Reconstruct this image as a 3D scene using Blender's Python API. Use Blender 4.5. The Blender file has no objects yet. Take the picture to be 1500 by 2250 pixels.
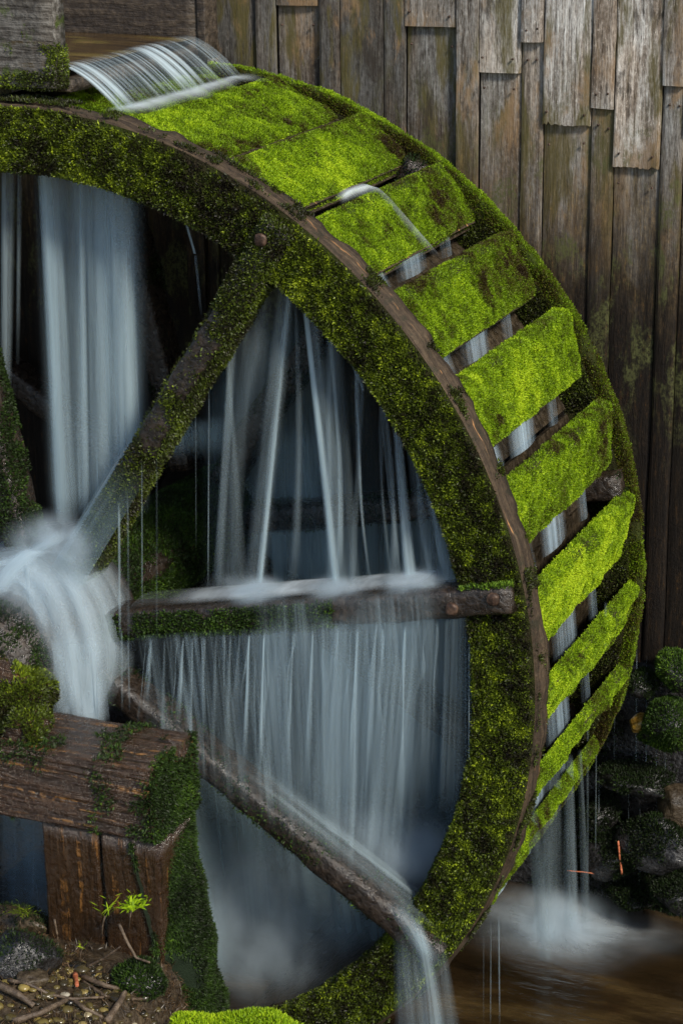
import bpy, bmesh, math, random
import numpy as np
from mathutils import Vector, Matrix

rng = np.random.default_rng(7)
random.seed(7)
S = bpy.context.scene
COL = S.collection
R_ = math.radians

# ------------------------------------------------------------------ camera
CAM_P = np.array([4.13936763, -6.42191853, 3.08858422])
YAW, PITCH, ROLL, FPX = 0.422078949, 0.336094904, -0.0125412998, 4636.344
def cam_basis():
    cy, sy, cp, sp = math.cos(YAW), math.sin(YAW), math.cos(PITCH), math.sin(PITCH)
    f = np.array([-sy*cp, cy*cp, -sp]); r = np.array([cy, sy, 0.]); u = np.cross(r, f)
    cr, sr = math.cos(ROLL), math.sin(ROLL)
    return cr*r+sr*u, -sr*r+cr*u, f
CR, CU, CF = cam_basis()
cam = bpy.data.cameras.new('camera'); co = bpy.data.objects.new('camera', cam); COL.objects.link(co)
m = Matrix.Identity(4)
for i in range(3):
    m[i][0], m[i][1], m[i][2], m[i][3] = CR[i], CU[i], -CF[i], CAM_P[i]
co.matrix_world = m
cam.sensor_fit = 'VERTICAL'; cam.sensor_height = 36.0; cam.sensor_width = 24.0
cam.lens = 36.0*FPX/2250.0; cam.clip_end = 500.0; cam.clip_start = 0.05
S.camera = co
def at(x, y, Y):                      # a place in the scene seen at photo point (x, y), at depth Y
    d = CR*((x-750)/FPX) - CU*((y-1125)/FPX) + CF
    return CAM_P + d*((Y-CAM_P[1])/d[1])
def atz(x, y, Z):
    d = CR*((x-750)/FPX) - CU*((y-1125)/FPX) + CF
    return CAM_P + d*((Z-CAM_P[2])/d[2])

# ------------------------------------------------------------------ world, sun, exposure
SUN_DIR = Vector((0.66, -0.40, 0.64)).normalized()
w = bpy.data.worlds.new('World'); S.world = w; w.use_nodes = True
nt = w.node_tree; nt.nodes.clear()
sky = nt.nodes.new('ShaderNodeTexSky'); sky.sky_type = 'NISHITA'; sky.sun_disc = False
sky.sun_elevation = math.asin(SUN_DIR.z); sky.sun_rotation = math.atan2(SUN_DIR.x, SUN_DIR.y)
bg = nt.nodes.new('ShaderNodeBackground'); bg.inputs[1].default_value = 0.11
wo = nt.nodes.new('ShaderNodeOutputWorld')
nt.links.new(sky.outputs[0], bg.inputs[0]); nt.links.new(bg.outputs[0], wo.inputs[0])
sl = bpy.data.lights.new('sun', 'SUN'); sl.energy = 3.0; sl.angle = R_(9.0); sl.color = (1.0, 0.93, 0.80)
so = bpy.data.objects.new('sun', sl); COL.objects.link(so)
so.rotation_euler = SUN_DIR.to_track_quat('Z', 'Y').to_euler(); so.location = (6, -4, 8)
S.view_settings.view_transform = 'Standard'; S.view_settings.look = 'None'
S.view_settings.exposure = 0.68; S.view_settings.gamma = 1.0
S.view_settings.use_curve_mapping = False
S.cycles.transparent_max_bounces = 40; S.cycles.max_bounces = 8; S.cycles.volume_bounces = 1
S.cycles.diffuse_bounces = 3; S.cycles.volume_max_steps = 96; S.cycles.volume_step_rate = 1.0

# ------------------------------------------------------------------ noise
def _hash(ix, iy, iz, seed):
    h = (ix.astype(np.uint32)*np.uint32(374761393) + iy.astype(np.uint32)*np.uint32(668265263)
         + iz.astype(np.uint32)*np.uint32(2147483647) + np.uint32((seed*1274126177) & 0xffffffff))
    h = (h ^ (h >> np.uint32(13)))*np.uint32(1274126177)
    h = (h ^ (h >> np.uint32(15)))*np.uint32(2246822519)
    return ((h ^ (h >> np.uint32(16))) & np.uint32(0xffffff)).astype(np.float64)/0xffffff
def vnoise(P, scale, seed=0):
    P = np.atleast_2d(P)*scale + 1000.37
    I = np.floor(P).astype(np.int64); f = P-I; f = f*f*(3-2*f)
    o = 0
    for dx in (0, 1):
        for dy in (0, 1):
            for dz in (0, 1):
                wgt = (f[:, 0] if dx else 1-f[:, 0])*(f[:, 1] if dy else 1-f[:, 1])*(f[:, 2] if dz else 1-f[:, 2])
                o = o + wgt*_hash(I[:, 0]+dx, I[:, 1]+dy, I[:, 2]+dz, seed)
    return o
def fbm(P, scale, seed=0, octv=3):
    a, t, s = 0, 0, 1.0
    for k in range(octv):
        a = a + s*vnoise(P, scale*2**k, seed+k*17); t += s; s *= .5
    return a/t
def sstep(x, a, b):
    t = np.clip((x-a)/(b-a), 0, 1); return t*t*(3-2*t)

# ------------------------------------------------------------------ object helpers
WPOS = {}
def empty(name, loc, label=None, cat=None, group=None):
    o = bpy.data.objects.new(name, None); COL.objects.link(o); o.location = loc
    o.empty_display_size = .1
    WPOS[o.name] = np.array(loc, float); tag(o, label, cat, group); return o
def tag(o, label=None, cat=None, group=None, kind=None):
    if label: o['label'] = label
    if cat: o['category'] = cat
    if group: o['group'] = group
    if kind: o['kind'] = kind
    return o
def link(name, me, mats, parent):
    for mt in (mats if isinstance(mats, (list, tuple)) else [mats]): me.materials.append(mt)
    o = bpy.data.objects.new(name, me); COL.objects.link(o)
    if parent is not None:
        o.parent = parent; WPOS[o.name] = WPOS[parent.name]
    return o
def mesh(name, V, F, mats, parent=None, smooth=True, mi=None, uv=None, attr=None):
    V = np.asarray(V, float)
    base = np.zeros(3)
    if parent is not None: base = WPOS[parent.name]
    else: base = np.array([V[:, 0].mean(), V[:, 1].mean(), V[:, 2].min()])
    V = V-base
    me = bpy.data.meshes.new(name)
    me.from_pydata([tuple(v) for v in V], [], [tuple(int(i) for i in f) for f in F])
    if smooth: me.polygons.foreach_set('use_smooth', [True]*len(me.polygons))
    if mi is not None: me.polygons.foreach_set('material_index', list(mi))
    if uv is not None:
        lay = me.uv_layers.new(name='UVMap')
        li = np.zeros(len(me.loops), np.int32); me.loops.foreach_get('vertex_index', li)
        lay.data.foreach_set('uv', np.asarray(uv)[li].astype(np.float32).ravel())
    if attr is not None:
        for k, a in attr.items():
            at_ = me.attributes.new(k, 'FLOAT', 'POINT'); at_.data.foreach_set('value', np.asarray(a, np.float32))
    me.update()
    o = link(name, me, mats, parent)
    if parent is None:
        o.location = base; WPOS[o.name] = base
    return o

def grid(fn, nu, nv):
    u, v = np.meshgrid(np.linspace(0, 1, nu), np.linspace(0, 1, nv), indexing='ij')
    u, v = u.ravel(), v.ravel()
    V = fn(u, v)
    i = np.arange((nu-1)*(nv-1)); a = (i//(nv-1))*nv + i % (nv-1)
    F = np.stack([a, a+nv, a+nv+1, a+1], 1)
    return V, F, u, v
def tri_of(F):
    out = []
    for f in F:
        for k in range(1, len(f)-1): out.append((f[0], f[k], f[k+1]))
    return np.array(out)
def vnormals(V, T):
    n = np.cross(V[T[:, 1]]-V[T[:, 0]], V[T[:, 2]]-V[T[:, 0]])
    N = np.zeros_like(V)
    for k in range(3): np.add.at(N, T[:, k], n)
    return N/(np.linalg.norm(N, axis=1, keepdims=True)+1e-12)

NLEAF = [0]
def moss(name, parent, V, F, dens, L, W, mats, mask=None, tone=None, seed=1, tj=.13, flip=False, up=.35, lay=(.25, 1.0), base=True, lift=0.002, upd=(0, 0, 1), out=None):
    """cushion of small leaves growing on the surface V, F (base surface included), one mesh"""
    g = np.random.default_rng(seed)
    V = np.asarray(V, float); T = tri_of(F)
    N = vnormals(V, T)
    if flip: N = -N
    if out is not None and np.sum(N*out(V)) < 0: N = -N
    A = V[T[:, 0]]; B = V[T[:, 1]]; C = V[T[:, 2]]
    ar = np.linalg.norm(np.cross(B-A, C-A), axis=1)/2
    n = int(ar.sum()*dens)
    if n < 4: n = 4
    ti = g.choice(len(T), n, p=ar/ar.sum())
    r1, r2 = np.sqrt(g.random(n)), g.random(n)
    wa, wb, wc = (1-r1)[:, None], (r1*(1-r2))[:, None], (r1*r2)[:, None]
    P = A[ti]*wa+B[ti]*wb+C[ti]*wc
    Nn = N[T[ti, 0]]*wa+N[T[ti, 1]]*wb+N[T[ti, 2]]*wc
    Nn /= np.linalg.norm(Nn, axis=1, keepdims=True)+1e-9
    if mask is not None:
        k = g.random(n) < mask(P, Nn); P, Nn = P[k], Nn[k]; n = len(P)
    to = tone(P, Nn) if tone is not None else fbm(P, 14, seed, 2)
    to = np.clip(to + g.normal(0, tj, n), 0, 1)
    rd = g.normal(size=(n, 3)); rd /= np.linalg.norm(rd, axis=1, keepdims=True)
    D = Nn*g.uniform(lay[0], lay[1], n)[:, None] + rd*.75 + np.array(upd)*up
    s = np.sum(D*Nn, axis=1); D += Nn*np.clip(.12-s, 0, None)[:, None]
    D /= np.linalg.norm(D, axis=1, keepdims=True)
    X = np.cross(D, g.normal(size=(n, 3))); X /= np.linalg.norm(X, axis=1, keepdims=True)+1e-9
    bend = np.cross(X, D)
    l = (L*g.uniform(.55, 1.35, n)*(.65+.8*fbm(P, 28, seed+40, 2)))[:, None]; wd = (W*g.uniform(.6, 1.3, n))[:, None]
    P0 = P + Nn*lift
    Q = np.empty((n, 4, 3))
    Q[:, 0] = P0; Q[:, 1] = P0+D*l*.5+X*wd*.5+bend*l*.05; Q[:, 2] = P0+D*l; Q[:, 3] = P0+D*l*.5-X*wd*.5+bend*l*.05
    nb = len(V) if base else 0
    LV = Q.reshape(-1, 3)
    AV = np.concatenate([V, LV]) if base else LV
    bt = (tone(V, N) if tone is not None else fbm(V, 14, seed, 2)) if base else np.zeros(0)
    AT = np.concatenate([bt*.8, np.repeat(to, 4)])
    Fb = T if base else np.zeros((0, 3), int)
    nl = len(Fb)*3 + n*4
    li = np.concatenate([Fb.ravel(), np.arange(n*4)+nb]).astype(np.int32)
    ls = np.concatenate([np.arange(len(Fb))*3, len(Fb)*3+np.arange(n)*4]).astype(np.int32)
    lt = np.concatenate([np.full(len(Fb), 3), np.full(n, 4)]).astype(np.int32)
    me = bpy.data.meshes.new(name)
    bs = WPOS[parent.name] if parent is not None else np.array([AV[:, 0].mean(), AV[:, 1].mean(), AV[:, 2].min()])
    me.vertices.add(len(AV)); me.vertices.foreach_set('co', (AV-bs).astype(np.float32).ravel())
    me.loops.add(nl); me.loops.foreach_set('vertex_index', li)
    me.polygons.add(len(ls)); me.polygons.foreach_set('loop_start', ls); me.polygons.foreach_set('loop_total', lt)
    me.polygons.foreach_set('material_index', np.concatenate([np.ones(len(Fb)), np.zeros(n)]).astype(np.int32))
    me.polygons.foreach_set('use_smooth', np.concatenate([np.ones(len(Fb)), np.zeros(n)]).astype(bool))
    a_ = me.attributes.new('tone', 'FLOAT', 'POINT'); a_.data.foreach_set('value', AT.astype(np.float32))
    me.update(calc_edges=True); me.validate()
    NLEAF[0] += n
    o = link(name, me, mats, parent)
    if parent is None: o.location = bs; WPOS[o.name] = bs
    o['kind'] = 'stuff'
    return o

def tube(path, a, b, power=2.0, up=(0, 0, 1), ns=12, caps=True, rough=0., rs=9, seed=0, nmul=1):
    """closed tube along path with a superellipse section of half-axes a (side) and b (up)"""
    path = np.asarray(path, float)
    if nmul > 1:
        t = np.linspace(0, len(path)-1, (len(path)-1)*nmul+1); k = np.minimum(t.astype(int), len(path)-2); f = (t-k)[:, None]
        path = path[k]*(1-f)+path[k+1]*f
        if np.ndim(a): a = np.interp(t, np.arange(len(a)), a)
        if np.ndim(b): b = np.interp(t, np.arange(len(b)), b)
    n = len(path); a = np.broadcast_to(a, n); b = np.broadcast_to(b, n)
    d = np.gradient(path, axis=0); d /= np.linalg.norm(d, axis=1, keepdims=True)
    side = np.cross(d, np.array(up, float)); side /= np.linalg.norm(side, axis=1, keepdims=True)
    upv = np.cross(side, d)
    th = (np.arange(ns)+.5)*2*np.pi/ns
    c, s_ = np.cos(th), np.sin(th)
    cx = np.sign(c)*np.abs(c)**(2/power); sx = np.sign(s_)*np.abs(s_)**(2/power)
    V = (path[:, None]+side[:, None]*(a[:, None]*cx)[:, :, None]+upv[:, None]*(b[:, None]*sx)[:, :, None]).reshape(-1, 3)
    if rough:
        cen = np.repeat(path, ns, axis=0); o = V-cen; o /= np.linalg.norm(o, axis=1, keepdims=True)+1e-9
        V = V+o*((fbm(V, rs, seed, 3)-.5)*2*rough)[:, None]
    F = []
    for i in range(n-1):
        for j in range(ns):
            k = (j+1) % ns
            F.append((i*ns+j, i*ns+k, (i+1)*ns+k, (i+1)*ns+j))
    if caps:
        V = np.concatenate([V, path[:1], path[-1:]]); c0, c1 = len(V)-2, len(V)-1
        for j in range(ns):
            k = (j+1) % ns
            F.append((c0, k, j)); F.append((c1, (n-1)*ns+j, (n-1)*ns+k))
    # orientation outward
    T = tri_of(F[:4]); nn = np.cross(V[T[0, 1]]-V[T[0, 0]], V[T[0, 2]]-V[T[0, 0]])
    if np.dot(nn, V[T[0, 0]]-path[0]) < 0: F = [tuple(reversed(f)) for f in F]
    return V, F
def join(parts):
    Vs, Fs, o = [], [], 0
    for V, F in parts:
        Vs.append(V); Fs += [tuple(i+o for i in f) for f in F]; o += len(V)
    return np.concatenate(Vs), Fs
def rock_mesh(c, rad, seed, sub=4, amp=.3, fr=1.6, flat=None):
    bm = bmesh.new(); bmesh.ops.create_icosphere(bm, subdivisions=sub, radius=1)
    V = np.array([v.co[:] for v in bm.verts]); F = [tuple(v.index for v in f.verts) for f in bm.faces]; bm.free()
    k = 1+amp*(fbm(V+seed*3.1, fr, seed, 2)-.5)*2+.16*(fbm(V+seed*3.1, 5, seed+5, 3)-.5)
    # a few broken planes
    g = np.random.default_rng(seed)
    for _ in range(12):
        nrm = g.normal(size=3); nrm /= np.linalg.norm(nrm); dd = g.uniform(.58, .86)
        s_ = V@nrm*k; k = np.where(s_ > dd, k*(dd/np.maximum(s_, 1e-6))**.8, k)
    V = V*k[:, None]*np.array(rad)+np.array(c)
    return V, F

# ------------------------------------------------------------------ materials
class NT:
    def __init__(s, name):
        s.m = bpy.data.materials.new(name); s.m.use_nodes = True; s.t = s.m.node_tree; s.t.nodes.clear()
        s.out = s.n('ShaderNodeOutputMaterial')
    def n(s, ty, **kw):
        x = s.t.nodes.new(ty)
        for k, v in kw.items(): setattr(x, k, v)
        return x
    def l(s, a, b): s.t.links.new(a, b); return s
    def set(s, sock, v):
        if isinstance(v, bpy.types.NodeSocket): s.l(v, sock)
        else: sock.default_value = v
    def math(s, op, a, b=0., c=None, clamp=False):
        x = s.n('ShaderNodeMath', operation=op, use_clamp=clamp); s.set(x.inputs[0], a); s.set(x.inputs[1], b)
        if c is not None: s.set(x.inputs[2], c)
        return x.outputs[0]
    def mr(s, v, a, b, c=0., d=1., smooth=True):
        x = s.n('ShaderNodeMapRange', interpolation_type='SMOOTHSTEP' if smooth else 'LINEAR')
        s.set(x.inputs[0], v); s.set(x.inputs[1], a); s.set(x.inputs[2], b); s.set(x.inputs[3], c); s.set(x.inputs[4], d); return x.outputs[0]
    def mix(s, f, a, b, blend='MIX'):
        x = s.n('ShaderNodeMix', data_type='RGBA', blend_type=blend); s.set(x.inputs[0], f)
        s.set(x.inputs[6], a if isinstance(a, bpy.types.NodeSocket) else (*a, 1)); s.set(x.inputs[7], b if isinstance(b, bpy.types.NodeSocket) else (*b, 1)); return x.outputs[2]
    def ramp(s, v, stops, interp='LINEAR'):
        x = s.n('ShaderNodeValToRGB'); s.l(v, x.inputs[0]); e = x.color_ramp.elements; x.color_ramp.interpolation = interp
        e[0].position, e[0].color = stops[0][0], (*stops[0][1], 1); e[1].position, e[1].color = stops[-1][0], (*stops[-1][1], 1)
        for p, c in stops[1:-1]:
            k = e.new(p); k.color = (*c, 1)
        return x.outputs[0]
    def pos(s, scale=(1, 1, 1), rnd=0.):
        g = s.n('ShaderNodeNewGeometry'); v = g.outputs['Position']
        if rnd:
            oi = s.n('ShaderNodeObjectInfo'); r = s.math('MULTIPLY', oi.outputs['Random'], rnd)
            cx = s.n('ShaderNodeCombineXYZ'); s.l(r, cx.inputs[0]); s.l(r, cx.inputs[1]); s.l(s.math('MULTIPLY', r, .37), cx.inputs[2])
            ad = s.n('ShaderNodeVectorMath', operation='ADD'); s.l(v, ad.inputs[0]); s.l(cx.outputs[0], ad.inputs[1]); v = ad.outputs[0]
        mu = s.n('ShaderNodeVectorMath', operation='MULTIPLY'); s.l(v, mu.inputs[0]); mu.inputs[1].default_value = scale
        return mu.outputs[0]
    def noise(s, vec, scale=1., detail=4., rough=.55, dist=0.):
        x = s.n('ShaderNodeTexNoise'); s.l(vec, x.inputs['Vector']); x.inputs['Scale'].default_value = scale
        x.inputs['Detail'].default_value = detail; x.inputs['Roughness'].default_value = rough; x.inputs['Distortion'].default_value = dist
        return x.outputs[0]
    def sep(s, v):
        x = s.n('ShaderNodeSeparateXYZ'); s.l(v, x.inputs[0]); return x.outputs
    def attr(s, nm):
        x = s.n('ShaderNodeAttribute'); x.attribute_name = nm; return x.outputs['Fac']
    def bsdf(s, col, rough=.6, spec=.4, bump=None, bs=.3, bd=.01, **kw):
        b = s.n('ShaderNodeBsdfPrincipled')
        s.set(b.inputs['Base Color'], col if isinstance(col, bpy.types.NodeSocket) else (*col, 1))
        s.set(b.inputs['Roughness'], rough); s.set(b.inputs['Specular IOR Level'], spec)
        if bump is not None:
            x = s.n('ShaderNodeBump'); x.inputs['Strength'].default_value = bs; x.inputs['Distance'].default_value = bd
            s.l(bump, x.inputs['Height']); s.l(x.outputs[0], b.inputs['Normal'])
        for k, v in kw.items(): s.set(b.inputs[k], v)
        return b.outputs[0]
    def done(s, surf=None, vol=None):
        if surf is not None: s.l(surf, s.out.inputs['Surface'])
        if vol is not None: s.l(vol, s.out.inputs['Volume'])
        return s.m

def moss_mat(name, stops, trans=.35, rough=.55, spec=.25):
    t = NT(name); c = t.ramp(t.attr('tone'), stops)
    b = t.bsdf(c, rough, spec); tr = t.n('ShaderNodeBsdfTranslucent'); t.l(c, tr.inputs[0])
    mx = t.n('ShaderNodeMixShader'); mx.inputs[0].default_value = trans; t.l(b, mx.inputs[1]); t.l(tr.outputs[0], mx.inputs[2])
    return t.done(mx.outputs[0])
def base_mat(name, stops):
    t = NT(name); c = t.ramp(t.attr('tone'), stops); h = t.noise(t.pos(), 160, 3)
    return t.done(t.bsdf(c, .8, .15, h, .8, .01))
STB = [(0, (.030, .018, .006)), (.20, (.075, .070, .008)), (.45, (.12, .20, .006)), (.75, (.25, .40, .008)), (1, (.46, .60, .02))]
STB_B = [(0, (.018, .014, .005)), (.4, (.035, .055, .005)), (1, (.09, .13, .008))]
STD = [(0, (.010, .008, .005)), (.25, (.026, .028, .007)), (.5, (.052, .075, .008)), (.75, (.13, .18, .010)), (1, (.34, .42, .02))]
STD_B = [(0, (.018, .013, .007)), (.35, (.024, .026, .006)), (1, (.045, .07, .008))]
STG = [(0, (.006, .007, .004)), (.4, (.016, .030, .007)), (.7, (.038, .078, .010)), (1, (.14, .24, .02))]
STG_B = [(0, (.006, .008, .005)), (.6, (.010, .02, .008)), (1, (.02, .05, .012))]
M_MB = [moss_mat('moss_bright', STB), base_mat('moss_bright_base', STB_B)]
M_MD = [moss_mat('moss_dark', STD, .3, .45, .4), base_mat('moss_dark_base', STD_B)]
M_MG = [moss_mat('moss_wet_green', STG, .25, .5, .2), base_mat('moss_wet_base', STG_B)]

def wall_wood():
    t = NT('weathered_wall_wood'); P = t.pos((1, 1, 1), 40.); g = t.n('ShaderNodeNewGeometry'); wz = t.sep(g.outputs['Position'])
    gr = t.noise(t.pos((75, 75, 4.5), 40.), 1., 7., .72, .5)
    gr2 = t.noise(t.pos((230, 230, 20), 40.), 1., 5., .7)
    spk = t.noise(t.pos((90, 90, 50), 40.), 1., 5., .75)
    bl = t.noise(t.pos((5, 5, 2.2), 40.), 1., 4., .6, .6)
    oi = t.n('ShaderNodeObjectInfo')
    ton = t.attr('tone')
    f = t.math('ADD', t.math('ADD', t.math('MULTIPLY', gr, .45), t.math('MULTIPLY', bl, .30)), t.math('MULTIPLY', spk, .25))
    c = t.ramp(f, [(.36, (.045, .036, .030)), (.44, (.15, .13, .11)), (.50, (.28, .265, .245)), (.57, (.44, .43, .41)), (.66, (.66, .65, .63))])
    c = t.mix(t.mr(gr2, .52, .66, .0, .75), c, (.16, .13, .10), 'MULTIPLY')
    c = t.mix(t.mr(spk, .60, .70, .0, .6), c, (.62, .60, .56))
    crk = t.noise(t.pos((60, 60, 1.2), 33.), 1., 3., .5)
    c = t.mix(t.mr(t.math('ABSOLUTE', t.math('SUBTRACT', crk, .5)), .0, .012, .8, 0.), c, (.012, .009, .007))
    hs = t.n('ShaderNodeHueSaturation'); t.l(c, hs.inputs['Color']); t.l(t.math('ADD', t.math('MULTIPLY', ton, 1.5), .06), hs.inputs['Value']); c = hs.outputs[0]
    # warm brown cast on some boards
    c = t.mix(t.mr(t.noise(t.pos((6, 6, 1.6), 40.), 1., 4.), .42, .62, 0., .6), c, (.78, .62, .48), 'MULTIPLY')
    # algae growing in the middle of boards
    al = t.noise(t.pos((9, 9, 1.8), 21.), 1., 5., .6, .3)
    c = t.mix(t.math('MULTIPLY', t.mr(al, .50, .60), t.mr(gr2, .25, .6, .45, .9)), c, (.085, .072, .022))
    oc = t.noise(t.pos((6, 6, 2.4), 17.), 1., 6., .7, .4)
    c = t.mix(t.mr(oc, .52, .66, 0., .65), c, (.27, .17, .085))
    c = t.mix(t.mr(t.noise(t.pos((10, 10, 3), 11.), 1., 6., .72, .4), .55, .66, 0., .8), c, (.035, .028, .022))
    # spray-wet, rotting lower boards, with the shading low on the wall painted in
    wv = t.math('ADD', wz[2], t.math('MULTIPLY', t.math('SUBTRACT', t.noise(t.pos((9, 9, 1.6)), 1., 6., .7), .5), .9))
    wet = t.mr(wv, 1.22, 1.92, 1., 0.)
    wet_shade = t.mr(wv, .95, 1.50, 1., 0.)
    st = t.noise(t.pos((60, 60, 8)), 1., 6., .75)
    st2 = t.noise(t.pos((80, 80, 60)), 1., 5., .75)
    st = t.math('ADD', t.math('MULTIPLY', st, .65), t.math('MULTIPLY', st2, .35))
    brown = t.ramp(st, [(.34, (.008, .005, .003)), (.47, (.038, .024, .012)), (.55, (.085, .058, .026)), (.66, (.24, .15, .05))])
    c = t.mix(t.math('MULTIPLY', wet, t.mr(bl, .3, .62, .55, .98)), c, brown)
    dk = t.ramp(st, [(.38, (.003, .002, .0015)), (.52, (.009, .006, .004)), (.60, (.022, .013, .006)), (.66, (.10, .045, .010)), (.74, (.34, .16, .03))])
    c = t.mix(wet_shade, c, dk)
    lich = t.math('MULTIPLY', t.mr(t.noise(t.pos((8, 8, 3.5), 3.), 1., 5., .65, .4), .50, .60), t.mr(st2, .42, .56, .15, .9))
    c = t.mix(t.math('MULTIPLY', lich, t.math('MULTIPLY', t.mr(wv, 1.5, 2.0, 1., 0.), t.mr(wv, .45, .95))), c, (.070, .075, .026))
    rg = t.mr(wet, 0., 1., .78, .62)
    h = t.math('ADD', t.math('MULTIPLY', gr, .7), t.math('MULTIPLY', gr2, .5))
    return t.done(t.bsdf(c, rg, .22, t.math('ADD', h, t.math('MULTIPLY', spk, .5)), .8, .007))
def dark_wood(name, stops, scale, rough=.35, spec=.5, bd=.012, bs=.8, orange=None, moss_amt=0., fw=.8):
    t = NT(name); gr = t.noise(t.pos(scale, 9.), 1., 7., .65, .3); f2 = t.noise(t.pos((40, 40, 40), 9.), 1., 5., .6)
    c = t.ramp(t.math('ADD', t.math('MULTIPLY', gr, .65), t.math('MULTIPLY', f2, .35)), stops)
    if orange:
        o = t.noise(t.pos(tuple(k*.5 for k in scale), 5.), 1., 5., .6)
        c = t.mix(t.math('MULTIPLY', t.mr(o, .56, .64), t.mr(f2, .4, .6)), c, orange)
    if moss_amt:
        o = t.noise(t.pos((12, 12, 12)), 1., 4., .6)
        c = t.mix(t.mr(o, .62-moss_amt*.2, .72-moss_amt*.2), c, (.05, .07, .012))
    rr = t.mr(f2, .3, .7, rough-.12, rough+.25)
    return t.done(t.bsdf(c, rr, spec, t.math('ADD', gr, t.math('MULTIPLY', f2, fw)), bs, bd))
M_WALL = wall_wood()
BR = [(.3, (.012, .008, .005)), (.48, (.040, .024, .012)), (.62, (.085, .05, .025)), (.8, (.16, .10, .05))]
M_RIM = dark_wood('wet_rim_wood', [(.3, (.010, .008, .006)), (.5, (.03, .022, .013)), (.7, (.07, .05, .028))], (20, 20, 20))
M_SPOKE = dark_wood('wet_spoke_wood', [(.3, (.006, .005, .004)), (.5, (.020, .014, .010)), (.7, (.055, .037, .024))], (30, 30, 30), .22, .6)
M_BEAM = dark_wood('soaked_beam_wood', [(.32, (.008, .004, .002)), (.48, (.030, .014, .005)), (.60, (.055, .026, .010)), (.75, (.19, .09, .025))], (3, 55, 60),   .14, .7, .022, 1., (.26, .12, .025), fw=.3)
M_POST = dark_wood('soaked_post_wood', [(.32, (.008, .004, .002)), (.48, (.030, .014, .005)), (.60, (.034, .017, .007)), (.75, (.09, .045, .016))], (50, 50, 6),   .14, .7, .022, 1., (.16, .07, .015), fw=.3)
M_FLUME = dark_wood('flume_timber', [(.34, (.018, .014, .010)), (.46, (.055, .048, .040)), (.56, (.12, .112, .10)), (.72, (.25, .24, .22))], (4, 44, 44), .5, .35, .012, 1., (.05, .035, .015), .35)
M_FLUME_D = dark_wood('flume_timber_dark', [(.3, (.012, .009, .007)), (.5, (.04, .03, .022)), (.75, (.12, .09, .06))], (4, 40, 40), .45, .4)
def bark_mat():
    t = NT('bark_rim_edge')
    g = t.n('ShaderNodeNewGeometry'); p = t.sep(g.outputs['Position'])
    th = t.math('ARCTAN2', p[2], p[0])
    cx = t.n('ShaderNodeCombineXYZ'); t.l(t.math('MULTIPLY', th, 5.), cx.inputs[0]); t.l(t.math('MULTIPLY', p[1], 70.), cx.inputs[1])
    rr = t.math('POWER', t.math('ADD', t.math('MULTIPLY', p[0], p[0]), t.math('MULTIPLY', p[2], p[2])), .5); t.l(t.math('MULTIPLY', rr, 60.), cx.inputs[2])
    gr = t.noise(cx.outputs[0], 1., 6., .65, .4); f2 = t.noise(t.pos((50, 50, 50)), 1., 4., .6)
    c = t.ramp(t.math('ADD', t.math('MULTIPLY', gr, .7), t.math('MULTIPLY', f2, .3)), [(.3, (.010, .007, .005)), (.46, (.036, .024, .014)), (.58, (.070, .048, .028)), (.75, (.15, .11, .07))])
    o = t.noise(cx.outputs[0], .55, 4., .5)
    c = t.mix(t.math('MULTIPLY', t.mr(o, .62, .68), t.mr(gr, .45, .56)), c, (.40, .20, .075))
    c = t.mix(t.mr(t.noise(t.pos((14, 14, 14)), 1., 5., .65), .54, .66, 0., .8), c, (.022, .020, .010))
    return t.done(t.bsdf(c, .72, .3, t.math('ADD', gr, t.math('MULTIPLY', f2, .5)), .9, .012))
M_BARK = bark_mat()
def rust_mat():
    t = NT('rusty_bolt'); f = t.noise(t.pos((60, 60, 60)), 1., 4.)
    return t.done(t.bsdf(t.ramp(f, [(.3, (.015, .009, .006)), (.5, (.05, .028, .018)), (.7, (.13, .08, .055))]), .55, .4, f, .6, .006, Metallic=.2))
M_BOLT = rust_mat()
def rock_mat(name, a, b, c_, rough=.3, spec=.5):
    t = NT(name); f = t.noise(t.pos((9, 9, 12), 7.), 1., 6., .62, .5); f2 = t.noise(t.pos((60, 60, 60)), 1., 4.)
    col = t.ramp(t.math('ADD', t.math('MULTIPLY', f, .7), t.math('MULTIPLY', f2, .3)), [(.33, a), (.5, b), (.68, c_)])
    return t.done(t.bsdf(col, t.mr(f2, .3, .7, rough-.1, rough+.3), spec, t.math('ADD', f, t.math('MULTIPLY', f2, .4)), .9, .02))
M_ROCK = rock_mat('wet_rock', (.005, .005, .005), (.012, .011, .011), (.035, .034, .036), .25, .6)
M_ROCKY = rock_mat('ochre_rock', (.10, .05, .01), (.35, .20, .03), (.55, .50, .42), .25, .6)
M_EARTH = rock_mat('wet_earth', (.010, .007, .004), (.035, .024, .013), (.09, .065, .035), .4, .45)

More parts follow.
